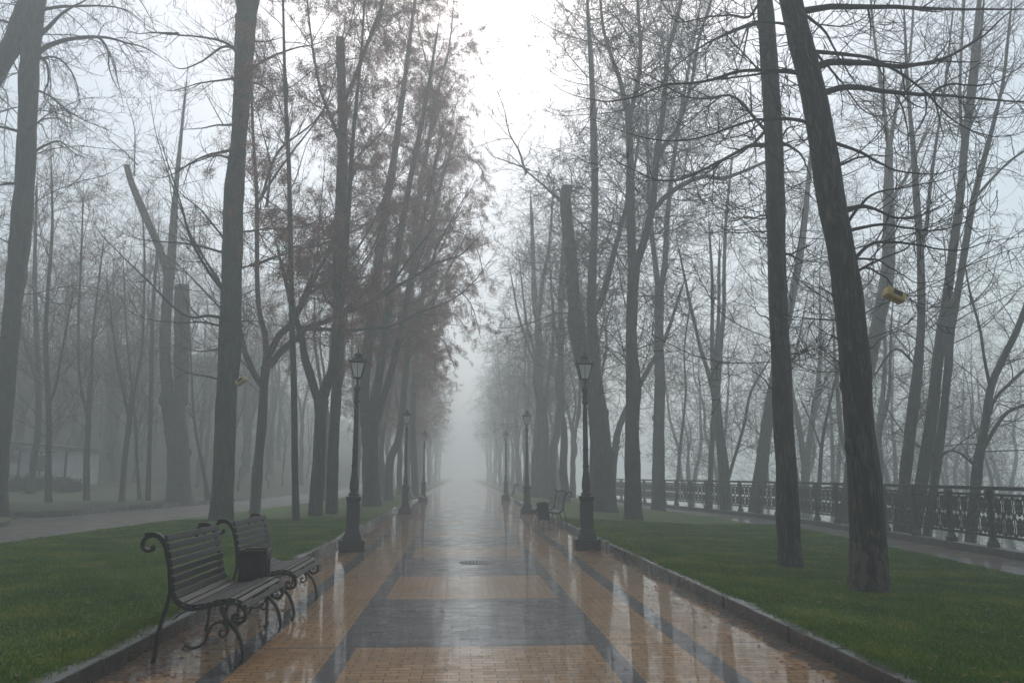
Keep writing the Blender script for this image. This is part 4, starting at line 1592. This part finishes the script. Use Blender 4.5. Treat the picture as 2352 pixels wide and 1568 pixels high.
T('ash_tree', 'crooked bent trunk beside the massive multi-stemmed tree, near the second left lamp', [
    [(892, 1149, 20), (893, 1090, 18), (898, 1050, 17), (915, 1010, 17), (922, 960, 15), (930, 880, 15), (938, 780, 15), (945, 640, 14), (958, 480, 12), (985, 320, 9), (1010, 200, 5)],
    [(945, 640, 10), (980, 540, 9), (1010, 430, 7), (1040, 330, 5)],
], 206, dict(ASH, d1=1.8, zmin=7.5, l1=(2.0, 4.5)), GL, brs=[
    (9, [(985, 320), (1015, 240), (1045, 190), (1075, 165)]), (8, [(960, 470), (1000, 400), (1050, 360), (1100, 380), (1120, 440)]), (8, [(945, 640), (990, 570), (1040, 530), (1090, 560), (1115, 640)]),
    (8, [(938, 780), (985, 700), (1035, 660), (1080, 700), (1105, 780)]), (8, [(1000, 240), (980, 150), (960, 60), (950, -40)]), (8, [(1005, 210), (1030, 120), (1040, 40), (1045, -60)]),
    (7, [(935, 830), (975, 780), (1015, 780), (1045, 850)])], leaves=(130000, 0.06), nburl=1)
T('ash_tree', 'hazy brown-leaved tree leaning over the left side of the avenue past the second lamp', [
    [(955, 1140, 17), (950, 1040, 15), (948, 940, 14), (958, 800, 13), (975, 650, 12), (995, 520, 9), (1020, 380, 6)],
    [(958, 800, 9), (985, 720, 8), (1020, 640, 7), (1060, 560, 5)],
], 207, dict(ASH, d1=1.8, zmin=7.0, l1=(2.0, 4.5)), GL, brs=[
    (7, [(958, 800), (1000, 740), (1040, 720), (1075, 760)]), (7, [(975, 650), (1020, 600), (1065, 600), (1090, 660)]), (7, [(1000, 520), (1045, 450), (1085, 440)]), (6, [(952, 880), (985, 840), (1015, 860)])], leaves=(90000, 0.066), nburl=1)

# ---- right lawn, row behind the lamps
LIN = dict(zmin=4.5, d1=2.7, l1=(2.0, 6.0), a1=(40, 85), tr1=(0.04, 0.0), r1=0.028, j1=0.06,
           d2=2.8, l2=(0.8, 3.4), a2=(30, 80), tr2=(-0.13, 0.18), j2=0.08, d3=3.6, l3=(0.25, 1.0), tr3=(-0.08, 0.38), rt=0.0055, d4=2.2, l4=(0.2, 0.6))
T('linden_tree', 'massive double-stemmed trunk behind the right lamp with a sawn-off top', [
    [(1386, 1174, 66), (1382, 1080, 54), (1376, 980, 48), (1366, 905, 46), (1352, 850, 50)],
    [(1345, 870, 34), (1332, 800, 34), (1325, 750, 36), (1318, 680, 30), (1312, 600, 30), (1304, 520, 27), (1299, 460, 25), (1303, 428, 24)],
    [(1368, 890, 26), (1364, 820, 25), (1359, 740, 26), (1359, 670, 22), (1364, 560, 18), (1367, 459, 16), (1364, 330, 16), (1360, 200, 13), (1352, 60, 9), (1345, -80, 5)],
    [(1366, 720, 15), (1386, 673, 15), (1412, 574, 12), (1438, 475, 10), (1455, 400, 7), (1470, 300, 4)],
], 301, LIN, GR, nburl=6, brs=[
    (9, Z3([(430, 1400), (350, 1330), (250, 1240), (170, 1170), (100, 1100), (20, 1040)])),
    (6, Z3([(170, 1170), (130, 1050), (60, 920), (30, 780), (-20, 640)])),
    (5, Z3([(170, 1170), (60, 1130), (-60, 1080), (-110, 1000)])),
    (5, Z7([(480, 785), (380, 790), (250, 840), (120, 880), (0, 885)])),
    (6, Z3([(520, 1320), (600, 1270), (680, 1240)])),
])
T('linden_tree', 'tall dark trunk right of the right lamp, splitting into several upright limbs', [
    [(1454, 1192, 43), (1453, 1100, 36), (1452, 976, 34), (1456, 890, 36), (1451, 789, 26), (1452, 700, 27), (1455, 625, 28), (1457, 590, 30)],
    [(1452, 610, 22), (1448, 459, 22), (1447, 396, 20), (1445, 297, 17), (1443, 250, 17)],
    [(1440, 260, 12), (1425, 190, 11), (1405, 132, 9), (1385, 60, 7), (1375, -60, 5)],
    [(1446, 270, 12), (1462, 200, 11), (1471, 132, 9), (1465, 0, 7), (1460, -120, 5)],
    [(1462, 610, 16), (1478, 558, 17), (1490, 510, 16), (1501, 462, 16), (1508, 363, 15), (1524, 247, 12), (1534, 132, 10), (1564, 0, 7), (1585, -120, 5)],
    [(1510, 370, 10), (1535, 320, 9), (1554, 297, 9), (1587, 198, 8), (1603, 99, 7), (1633, 0, 6), (1650, -90, 4)],
    [(1504, 480, 12), (1530, 450, 12), (1577, 419, 11), (1620, 405, 10), (1663, 409, 9), (1742, 379, 7), (1800, 350, 4)],
], 302, LIN, GR, nburl=5)
T('linden_tree', 'grey straight trunk between the dark forked tree and the iron fence', [
    [(1512, 1170, 33), (1512, 1080, 29), (1513, 976, 26), (1516, 880, 25), (1514, 789, 22), (1514, 657, 22)],
    [(1512, 665, 14), (1504, 600, 13), (1496, 520, 11), (1490, 400, 8), (1485, 250, 5)],
    [(1516, 665, 15), (1527, 607, 14), (1534, 492, 12), (1548, 360, 10), (1570, 220, 8), (1600, 60, 5)],
], 303, LIN, GR, nburl=2)
T('linden_tree', 'pale hazy trunk just right of the second right lamp', [
    [(1236, 1142, 34), (1234, 1060, 26), (1238, 977, 20), (1240, 855, 17), (1236, 746, 16), (1228, 690, 14), (1225, 600, 10), (1220, 480, 7)],
    [(1236, 746, 10), (1246, 650, 9), (1262, 560, 7), (1270, 450, 5)],
    [(1240, 855, 8), (1215, 800, 6), (1190, 720, 5), (1175, 640, 3)],
], 304, dict(LIN, d1=1.7, rt=0.006), GR)
T('linden_tree', 'pale hazy crooked trunk with a low bend behind the right benches', [
    [(1270, 1146, 25), (1268, 1100, 20), (1268, 1040, 19), (1280, 990, 17), (1287, 911, 15), (1288, 855, 14), (1288, 760, 13), (1290, 657, 11), (1296, 500, 8)],
    [(1289, 700, 7), (1305, 620, 6), (1315, 520, 4)],
], 305, dict(LIN, d1=1.7, rt=0.006), GR)

# ---- beyond the fence
FAR = dict(zmin=2.0, d1=2.0, l1=(1.8, 5.0), a1=(35, 80), tr1=(0.02, 0.03), r1=0.024, j1=0.06,
           d2=2.4, l2=(0.6, 2.6), a2=(30, 75), tr2=(-0.02, 0.06), j2=0.08, d3=3.2, l3=(0.2, 0.9), tr3=(0, 0.1), rt=0.0042, d4=1.4, l4=(0.15, 0.5))
T('slope_tree', 'straight grey trunk beyond the fence, leftmost of the three slender ones', [
    [(2074, 1150, 27), (2092, 976, 26), (2106, 860, 22), (2115, 756, 18), (2116, 680, 17), (2113, 560, 16), (2105, 459, 15), (2098, 340, 11), (2085, 200, 8), (2078, 60, 5)],
    [(2114, 570, 10), (2128, 520, 9), (2136, 440, 8), (2150, 330, 6), (2170, 200, 5), (2185, 60, 4)],
    [(2095, 830, 6), (2060, 800, 6), (2030, 830, 5), (2010, 860, 4)],
], 401, FAR, GF, Y=26.0, base_z=-4.0)
T('slope_tree', 'straight slanting trunk beyond the fence, middle one of three slender ones', [
    [(2104, 1180, 32), (2138, 976, 26), (2156, 820, 24), (2174, 690, 22), (2190, 560, 19), (2204, 459, 18), (2216, 330, 16), (2232, 180, 14), (2250, 0, 11), (2262, -160, 7)],
    [(2214, 345, 8), (2230, 270, 8), (2246, 150, 7), (2258, 20, 5)],
    [(2214, 345, 7), (2205, 240, 7), (2208, 120, 6), (2215, 0, 5)],
], 402, FAR, GF, Y=25.5, base_z=-4.0)
T('slope_tree', 'slanting slender trunk beyond the fence, rightmost of three close together', [
    [(2146, 1110, 20), (2164, 976, 18), (2176, 860, 17), (2184, 756, 18), (2205, 640, 16), (2222, 540, 15), (2237, 459, 14), (2262, 360, 12), (2283, 280, 9), (2305, 180, 7), (2320, 40, 5)],
    [(2237, 459, 7), (2270, 420, 6), (2320, 370, 5), (2380, 330, 4)],
], 403, FAR, GF, Y=25.0, base_z=-4.0)
T('slope_tree', 'broad leaning grey trunk half hidden behind the leaning dark tree', [
    [(1950, 1120, 30), (1968, 976, 30), (2000, 822, 30), (2022, 720, 31), (2039, 624, 30), (2041, 520, 27), (2040, 459, 24), (2041, 380, 18), (2042, 340, 16)],
    [(2042, 345, 11), (2032, 260, 9), (2026, 198, 8), (2010, 100, 6), (2000, 0, 5)],
    [(2042, 345, 11), (2055, 270, 9), (2062, 231, 8), (2090, 120, 6), (2100, -20, 5)],
    [(2040, 480, 10), (2060, 440, 9), (2085, 400, 7), (2120, 320, 5)],
], 404, dict(FAR, zmin=5.0), GF, Y=32.0, base_z=-4.0)
T('slope_tree', 'leaning grey trunk beyond the fence, seen left of the straight dark tree', [
    [(1742, 1120, 32), (1750, 1060, 30), (1761, 976, 27), (1788, 820, 22), (1818, 690, 19), (1838, 580, 16), (1848, 500, 14), (1858, 400, 10), (1870, 280, 7)],
    [(1762, 990, 9), (1785, 940, 8), (1800, 880, 6), (1830, 800, 5), (1850, 700, 3)],
], 405, FAR, GF, Y=40.0, base_z=-4.0)
T('slope_tree', 'spreading many-branched tree beyond the fence near the right edge', [
    [(2240, 1130, 24), (2247, 1060, 21), (2262, 976, 18), (2276, 888, 16), (2300, 830, 15), (2330, 770, 14), (2349, 722, 12), (2380, 640, 9), (2420, 540, 6)],
    [(2276, 895, 8), (2262, 830, 7), (2252, 760, 6), (2242, 722, 6), (2228, 670, 5), (2215, 600, 3)],
    [(2264, 960, 8), (2290, 910, 8), (2320, 880, 8), (2352, 850, 7), (2400, 820, 5)],
    [(2250, 1050, 9), (2275, 1000, 9), (2310, 950, 8), (2352, 930, 7), (2420, 900, 5)],
    [(2245, 1075, 6), (2205, 1040, 5), (2180, 1035, 4), (2150, 1050, 3)],
], 406, dict(FAR, zmin=0.5, d1=2.0, l1=(1.2, 3.2), rt=0.0035), GF, Y=24.0, base_z=-4.0)
T('slope_tree', 'hazy trunk beyond the fence forking low into three upright limbs', [
    [(1664, 1110, 26), (1660, 1050, 24), (1650, 976, 21), (1643, 904, 20)],
    [(1641, 915, 12), (1625, 850, 10), (1610, 805, 9), (1587, 706, 7), (1565, 600, 5)],
    [(1640, 915, 12), (1636, 789, 10), (1636, 660, 8), (1630, 540, 5)],
    [(1648, 915, 12), (1656, 789, 11), (1663, 700, 10), (1663, 624, 9), (1668, 500, 7), (1680, 380, 5)],
    [(1672, 1100, 9), (1690, 1040, 8), (1709, 976, 7), (1725, 900, 6), (1765, 830, 4)],
], 407, FAR, GF, Y=44.0, base_z=-4.0, nburl=1)
T('slope_tree', 'thin hazy upright trunk beyond the fence beside the three-limbed tree', [
    [(1632, 1110, 13), (1634, 1040, 12), (1638, 976, 11), (1642, 860, 10), (1650, 740, 8), (1652, 600, 6)]], 408, FAR, GF, Y=45.0, base_z=-4.0, nburl=0)
T('slope_tree', 'thin pale sapling beyond the fence, right of the grey straight trunk', [
    [(1556, 1110, 8), (1561, 1040, 7), (1568, 976, 6), (1575, 900, 5), (1572, 800, 4), (1585, 700, 3)]], 409, dict(FAR, d1=1.0), GF, Y=50.0, base_z=-4.0, nburl=0)
T('slope_tree', 'thin wavy sapling beyond the fence between the two near right trees', [
    [(1882, 1110, 10), (1886, 1040, 8), (1895, 976, 7), (1912, 900, 6), (1930, 820, 5), (1950, 700, 3)],
    [(1886, 1030, 5), (1868, 980, 4), (1850, 940, 3)]], 410, dict(FAR, d1=1.2), GF, Y=34.5, base_z=-4.0, nburl=0)
T('slope_tree', 'faint pale trunk leaning right behind the dark forked tree on the right lawn', [
    [(1404, 1130, 20), (1412, 1040, 17), (1424, 976, 16), (1460, 900, 15), (1488, 850, 12), (1530, 770, 9), (1560, 680, 6)]], 411, dict(FAR, rt=0.006), GF, Y=46.0, base_z=-1.0, nburl=0)

# ---- left bank
BANK = dict(zmin=3.0, d1=2.8, l1=(1.5, 4.5), a1=(25, 65), tr1=(0.03, 0.03), r1=0.022, j1=0.045,
            d2=2.6, l2=(0.6, 2.4), a2=(25, 70), tr2=(0.0, 0.06), j2=0.06, d3=3.2, l3=(0.2, 0.9), tr3=(0, 0.1), rt=0.006)
T('old_tree', 'huge pale trunk on the left bank with a flat sawn stump limb beside tall forks', [
    [(410, 1150, 60), (409, 1090, 52), (408, 1020, 50), (402, 960, 52), (396, 900, 50)],
    [(414, 930, 34), (417, 860, 34), (418, 780, 35), (418, 710, 35), (418, 657, 35)],
    [(388, 920, 26), (380, 840, 26), (380, 760, 25), (385, 680, 24), (390, 620, 26)],
    [(386, 640, 17), (369, 578, 17), (345, 520, 17), (318, 459, 16), (302, 420, 15), (290, 380, 14)],
    [(392, 640, 20), (396, 560, 19), (400, 490, 16), (405, 420, 12), (415, 320, 8), (425, 220, 5)],
], 501, dict(BANK, zmin=8, d1=1.2, rt=0.006), GB, flare=0.35, brs=[(4, z1([(930, 1120), (870, 1060), (800, 1000), (760, 950), (740, 860)])), (4, z1([(935, 1180), (940, 1000), (925, 850), (880, 700)]))])
for i, (lab, polys, lv) in enumerate([
    ('thin dark tree on the left bank in front of the kiosk window', [[(110, 1152, 15), (111, 1060, 13), (113, 976, 12), (108, 860, 11), (105, 760, 10), (112, 640, 8), (120, 520, 6), (118, 400, 4)], [(112, 930, 8), (130, 880, 7), (140, 820, 6), (158, 720, 4)]], 5000),
    ('thin forked tree on the left bank at the right end of the kiosk', [[(199, 1148, 15), (199, 1060, 13), (203, 976, 12), (203, 945, 12)], [(201, 950, 8), (188, 900, 7), (181, 840, 7), (180, 740, 6), (186, 600, 5), (190, 480, 3)], [(205, 950, 8), (210, 880, 7), (212, 800, 6), (220, 700, 5), (235, 580, 3)]], 5000),
    ('Y-shaped thin tree on the left bank between kiosk and the huge sawn trunk', [[(280, 1150, 14), (286, 1060, 12), (296, 976, 12), (298, 950, 12)], [(296, 960, 7), (284, 900, 7), (272, 850, 6), (262, 780, 5), (250, 680, 3)], [(300, 960, 8), (308, 900, 8), (318, 850, 8), (327, 790, 7), (330, 700, 6), (332, 600, 5), (328, 500, 3)]], 3000),
    ('thin straight tree on the left bank just left of the huge sawn trunk', [[(340, 1148, 13), (342, 1060, 11), (345, 976, 10), (348, 860, 10), (350, 740, 8), (356, 640, 7), (362, 560, 4)]], 2500),
    ('dim trunk on the left bank in front of the kiosk sign', [[(72, 1120, 17), (78, 1050, 15), (86, 1000, 14), (88, 900, 13), (84, 760, 11), (80, 600, 8), (84, 450, 5)], [(86, 880, 8), (60, 800, 7), (40, 700, 5), (30, 600, 3)]], 5000),
    ('faint slanting sapling right of the huge sawn trunk', [[(474, 1120, 9), (466, 1070, 8), (455, 1020, 7), (446, 960, 6), (440, 860, 5), (436, 760, 3)]], 0),
    ('faint thin upright sapling near the kiosk on the left bank', [[(318, 1108, 7), (314, 1040, 6), (312, 976, 6), (300, 860, 5), (290, 760, 4), (285, 640, 3)]], 0),
]):
    T('bank_tree', lab, polys, 510 + i, dict(BANK, d1=2.4, rt=0.005), GB, leaves=(lv * 6, 0.032) if lv else None, nburl=0, Y=None if polys[0][0][1] > 1130 else 42.0, base_z=None if polys[0][0][1] > 1130 else 0.6)


# ------------------------------------------------------------------ fog-hidden trees: prototypes and copies
def proto_tree(seed, Ht, kind):
    rng = np.random.default_rng(seed)
    r0 = Ht * (0.014 if kind != 'sapling' else 0.008)
    tr = []
    zf = Ht * rng.uniform(0.22, 0.4)
    p = np.array([0, 0, 0.0])
    lean = rng.uniform(-0.06, 0.06, 2)
    pts = [(0, 0, 0, r0 * 1.15)]
    n = 6
    for i in range(1, n + 1):
        z = zf * i / n
        pts.append((lean[0] * z + rng.normal(0, 0.06), lean[1] * z + rng.normal(0, 0.06), z, r0 * (1 - 0.25 * i / n)))
    tr.append(pts)
    nl = rng.integers(2, 4)
    a0 = rng.uniform(0, 6.28)
    for j in range(nl):
        a = a0 + j * 2 * math.pi / nl + rng.normal(0, 0.3)
        sp = rng.uniform(0.10, 0.26)
        top = Ht * rng.uniform(0.8, 1.0)
        q = [pts[-2]]
        for i in range(1, 7):
            f = i / 6
            z = zf + (top - zf) * f
            rr_ = (z - zf) * sp * (1.15 - 0.4 * f)
            q.append((pts[-1][0] + math.cos(a) * rr_ + rng.normal(0, 0.12), pts[-1][1] + math.sin(a) * rr_ + rng.normal(0, 0.12), z, max(0.012, r0 * 0.6 * (1 - f) ** 0.9)))
        q[0] = (pts[-1][0], pts[-1][1], pts[-1][2] - 0.2, r0 * 0.6)
        tr.append(q)
    if kind == 'leafy':
        pr = dict(ASH, zmin=zf * 0.9, d1=1.5, rt=0.006, d2=1.3, d3=2.0)
        lv = (90000, 0.06)
        pr_name = 'ash_tree'
    elif kind == 'sapling':
        pr = dict(BANK, zmin=zf * 0.55, d1=2.6, l1=(1.2, 3.2), d2=1.8, rt=0.0055)
        lv = None
        pr_name = 'sapling'
    else:
        pr = dict(LIN, zmin=zf * 0.8, d1=1.4, rt=0.006, d4=None)
        lv = None
        pr_name = 'bare_tree'
    return finish_tree(pr_name, None, 'tree', (0, 0, 0), [np.array(t) for t in tr], [], seed, pr, 'bark', None, lv, sides=10, flare=0.2, nburl=0)


protos = {'bare': [proto_tree(601, 20, 'bare'), proto_tree(602, 17, 'bare'), proto_tree(603, 22, 'bare')],
          'leafy': [proto_tree(611, 18, 'leafy'), proto_tree(612, 20, 'leafy')],
          'sapling': [proto_tree(621, 10, 'sapling'), proto_tree(622, 12, 'sapling'), proto_tree(623, 8.5, 'sapling')]}
used = set()
prng = random.Random(77)


def place(kind, x, y, z, s, label, group):
    pr = prng.choice(protos[kind])
    if pr.name not in used:
        used.add(pr.name)
        o = pr
    else:
        o = copy_tree(pr)
    o.location = (x, y, z)
    o.scale = (s, s, s * prng.uniform(0.92, 1.08))
    o.rotation_euler.z = prng.uniform(0, 6.28)
    tag(o, label, 'tree', group)
    return o


# rows of the avenue going back into the fog
for y in np.arange(50, 100, 6.2):
    for x, kd in ((-5.0, 'leafy'), (-8.4, 'bare'), (5.8, 'bare'), (9.0, 'bare')):
        if y < 55 and x < 0 and x > -6:
            continue
        nearr = y < 62
        side = 'left' if x < 0 else 'right'
        place(kd, x + prng.uniform(-0.5, 0.5), y + prng.uniform(-1.5, 1.5), 0.05, prng.uniform(0.75, 1.0),
              'pale tree dissolving in fog far down the ' + side + ' side of the avenue', 'fog-hidden avenue trees on the ' + side)
for y in np.arange(104, 190, 8.5):
    for x in (-5.2, -8.6, 5.8, 9.0):
        place('bare', x + prng.uniform(-0.5, 0.5), y + prng.uniform(-2, 2), 0.05, prng.uniform(0.75, 1.0),
              'pale tree dissolving in fog far down the ' + ('left' if x < 0 else 'right') + ' side of the avenue', 'fog-hidden avenue trees on the ' + ('left' if x < 0 else 'right'))
# wood on the left bank and hill
pts_used = []
cnt = 0
tries = 0
while cnt < 150 and tries < 6000:
    tries += 1
    x = prng.uniform(-60, -17.5)
    y = prng.uniform(36, 84) if cnt % 2 else prng.uniform(50, 66)
    if x > -0.2 * y - 10:
        continue
    if -0.66 < x / y < -0.42 and y < 54:
        continue
    if any((x - a) ** 2 + (y - b_) ** 2 < 3.5 for a, b_ in pts_used):
        continue
    pts_used.append((x, y))
    z = float(bank_z(np.array(x), np.array(y))) - 0.1
    kd = 'sapling' if prng.random() < 0.7 else 'bare'
    s = prng.uniform(0.8, 1.15) if kd == 'sapling' else prng.uniform(0.65, 0.95)
    place(kd, x, y, z, s, 'thin dim sapling in the foggy wood on the left bank' if kd == 'sapling' else 'dim bare tree in the foggy wood on the left bank', 'saplings in the left wood' if kd == 'sapling' else 'bare trees in the left wood')
    cnt += 1
cnt = 0
tries = 0
while cnt < 44 and tries < 4000:
    tries += 1
    y = prng.uniform(52, 82)
    x = -y * prng.uniform(0.14, 0.36)
    if any((x - a) ** 2 + (y - b_) ** 2 < 7 for a, b_ in pts_used) or x > -14.5:
        continue
    pts_used.append((x, y))
    kd = 'sapling' if prng.random() < 0.5 else 'bare'
    place(kd, x, y, float(bank_z(np.array(x), np.array(y))) - 0.15, prng.uniform(0.8, 1.1) if kd == 'sapling' else prng.uniform(0.6, 0.9),
          'thin dim sapling in the foggy wood on the left bank' if kd == 'sapling' else 'dim bare tree in the foggy wood on the left bank', 'saplings in the left wood' if kd == 'sapling' else 'bare trees in the left wood')
    cnt += 1
# slope beyond the fence
pts_used = []
cnt = 0
tries = 0
while cnt < 32 and tries < 4000:
    tries += 1
    y = prng.uniform(34, 75)
    x = prng.uniform(float(interp(FENCE, y)) + 6, 50)
    if x / y > 0.85 or x < 14:
        continue
    if any((x - a) ** 2 + (y - b_) ** 2 < 9 for a, b_ in pts_used):
        continue
    if y < 34:
        kd = 'sapling'
    else:
        kd = 'sapling' if prng.random() < 0.5 else 'bare'
    pts_used.append((x, y))
    z = float(cliff_z(np.array(x), np.array(y))) - 0.1
    place(kd, x, y, z, prng.uniform(0.9, 1.3), 'thin grey sapling growing on the slope beyond the fence' if kd == 'sapling' else 'pale bare tree on the slope beyond the fence', 'saplings on the slope beyond the fence' if kd == 'sapling' else 'bare trees on the slope beyond the fence')
    cnt += 1
for k_, lst in protos.items():
    for pr in lst:
        if pr.name not in used:
            for ch in list(pr.children):
                bpy.data.objects.remove(ch, do_unlink=True)
            bpy.data.objects.remove(pr, do_unlink=True)


# shrubs on the bank near the kiosk
def shrub(x, y, z, r, h, seed, label):
    rng = np.random.default_rng(seed)
    o = empty('shrub', (x, y, z), label, 'shrub', 'shrubs in front of the kiosk')
    n = 16
    a = rng.uniform(0, 6.28, n)
    d = np.stack([np.cos(a) * 0.5, np.sin(a) * 0.5, np.ones(n)], 1)
    P = []
    for i in range(n):
        t = np.linspace(0, 1, 8)[:, None]
        P.append(t * d[i] * h * rng.uniform(0.7, 1.0) + t ** 2 * np.array([math.cos(a[i]), math.sin(a[i]), -0.3]) * r * 0.5)
    P = np.array(P)
    Rr = np.broadcast_to(np.linspace(0.012, 0.004, 8), (n, 8))
    V, Q = tubes(P, Rr, 4)
    mb = MB()
    mb.add(V, Q)
    a2, b2_ = grow(rng, P, Rr, 9, 0.1, 1.0, (30, 80), (0.2, 0.6), 5, (0, 0.05), 0.1, 0.6, 0.006, 0.004)
    V, Q = tubes(a2, b2_, 3)
    mb.add(V, Q)
    mb.build('stem', M['twig'], o)
    V, Q = leaf_cloud(rng, a2, 9000, 0.09, 0.2)
    link_mesh('foliage', V, Q, M['leafgreen'], o, False)
    return o


m, nt, b_m = newmat('shrub_leaf')
c = ramp(nt, noise(nt, coords(nt), 3, 3), [(0.3, (0.04, 0.045, 0.015)), (0.7, (0.09, 0.07, 0.03))])
nt.links.new(c, b_m.inputs['Base Color'])
b_m.inputs['Roughness'].default_value = 0.8
M['leafgreen'] = m
for i, (u, v, Ys, r, h, lab) in enumerate([
    (20, 1100, 43, 0.8, 0.65, 'olive shrub below the left wall of the kiosk'),
    (66, 1100, 44, 0.8, 0.75, 'olive shrub under the orange sign of the kiosk'),
    (125, 1100, 45, 0.8, 0.7, 'brownish shrub under the kiosk window'),
    (165, 1108, 44, 0.7, 0.5, 'low shrub at the right corner of the kiosk'),
]):
    q = at(u, v, Ys)
    z = float(bank_z(np.array(q[0]), np.array(q[1]))) * 0.98
    shrub(q[0], q[1], z, r, h, 700 + i, lab)

# ------------------------------------------------------------------ haze
SIG = 0.0094
mb = MB()
mb.box((0, 90, 12.5), (330, 280, 55))
hz = mb.build('haze', None) if False else None
me = bpy.data.meshes.new('haze')
x0, x1, y0, y1, z0, z1_ = -420, 420, -125, 620, -13.5, 29.0
me.from_pydata([(x, y, z) for x in (x0, x1) for y in (y0, y1) for z in (z0, z1_)], [], [(0, 1, 3, 2), (4, 6, 7, 5), (0, 4, 5, 1), (2, 3, 7, 6), (0, 2, 6, 4), (1, 5, 7, 3)])
hm = bpy.data.materials.new('haze_air')
hm.use_nodes = True
nt = hm.node_tree
nt.nodes.clear()
out = nt.nodes.new('ShaderNodeOutputMaterial')
pv = nt.nodes.new('ShaderNodeVolumePrincipled')
pv.inputs['Color'].default_value = (0.935, 0.978, 0.978, 1)
pv.inputs['Density'].default_value = SIG
pv.inputs['Anisotropy'].default_value = 0.33
nt.links.new(pv.outputs[0], out.inputs['Volume'])
me.materials.append(hm)
hz = bpy.data.objects.new('haze', me)
COL.objects.link(hz)
tag(hz, 'thick even winter fog filling the whole avenue', 'fog', kind='stuff')

# ------------------------------------------------------------------ light
EL, AZ = R(45), R(2)
w = bpy.data.worlds.new('World')
scene.world = w
w.use_nodes = True
nt = w.node_tree
nt.nodes.clear()
wo = nt.nodes.new('ShaderNodeOutputWorld')
bg = nt.nodes.new('ShaderNodeBackground')
sky = nt.nodes.new('ShaderNodeTexSky')
sky.sky_type = 'NISHITA'
sky.sun_disc = False
sky.sun_elevation = EL
sky.sun_rotation = AZ
sky.air_density = 1.0
sky.dust_density = 2.0
hs = nt.nodes.new('ShaderNodeHueSaturation')
hs.inputs['Saturation'].default_value = 0.65
hs.inputs['Value'].default_value = 1.0
hs.inputs['Hue'].default_value = 0.475
nt.links.new(sky.outputs[0], hs.inputs['Color'])
nt.links.new(hs.outputs[0], bg.inputs['Color'])
bg.inputs['Strength'].default_value = 0.12
nt.links.new(bg.outputs[0], wo.inputs[0])
sd = bpy.data.lights.new('sun', 'SUN')
sd.energy = 1.3
sd.angle = R(18)
sd.color = (1.0, 0.995, 0.985)
so = bpy.data.objects.new('sun', sd)
COL.objects.link(so)
# sun_rotation turns clockwise from +Y seen from above
sv = Vector((math.sin(AZ) * math.cos(EL), math.cos(AZ) * math.cos(EL), math.sin(EL)))
so.rotation_euler = sv.to_track_quat('Z', 'Y').to_euler()
so.location = (0, 0, 60)

scene.view_settings.view_transform = 'Standard'
scene.view_settings.look = 'None'
scene.view_settings.exposure = 0.34
scene.view_settings.gamma = 1.0
scene.cycles.volume_bounces = 4
scene.cycles.max_bounces = 6
scene.cycles.diffuse_bounces = 2
scene.cycles.glossy_bounces = 2
scene.cycles.transparent_max_bounces = 6
scene.cycles.use_denoising = True
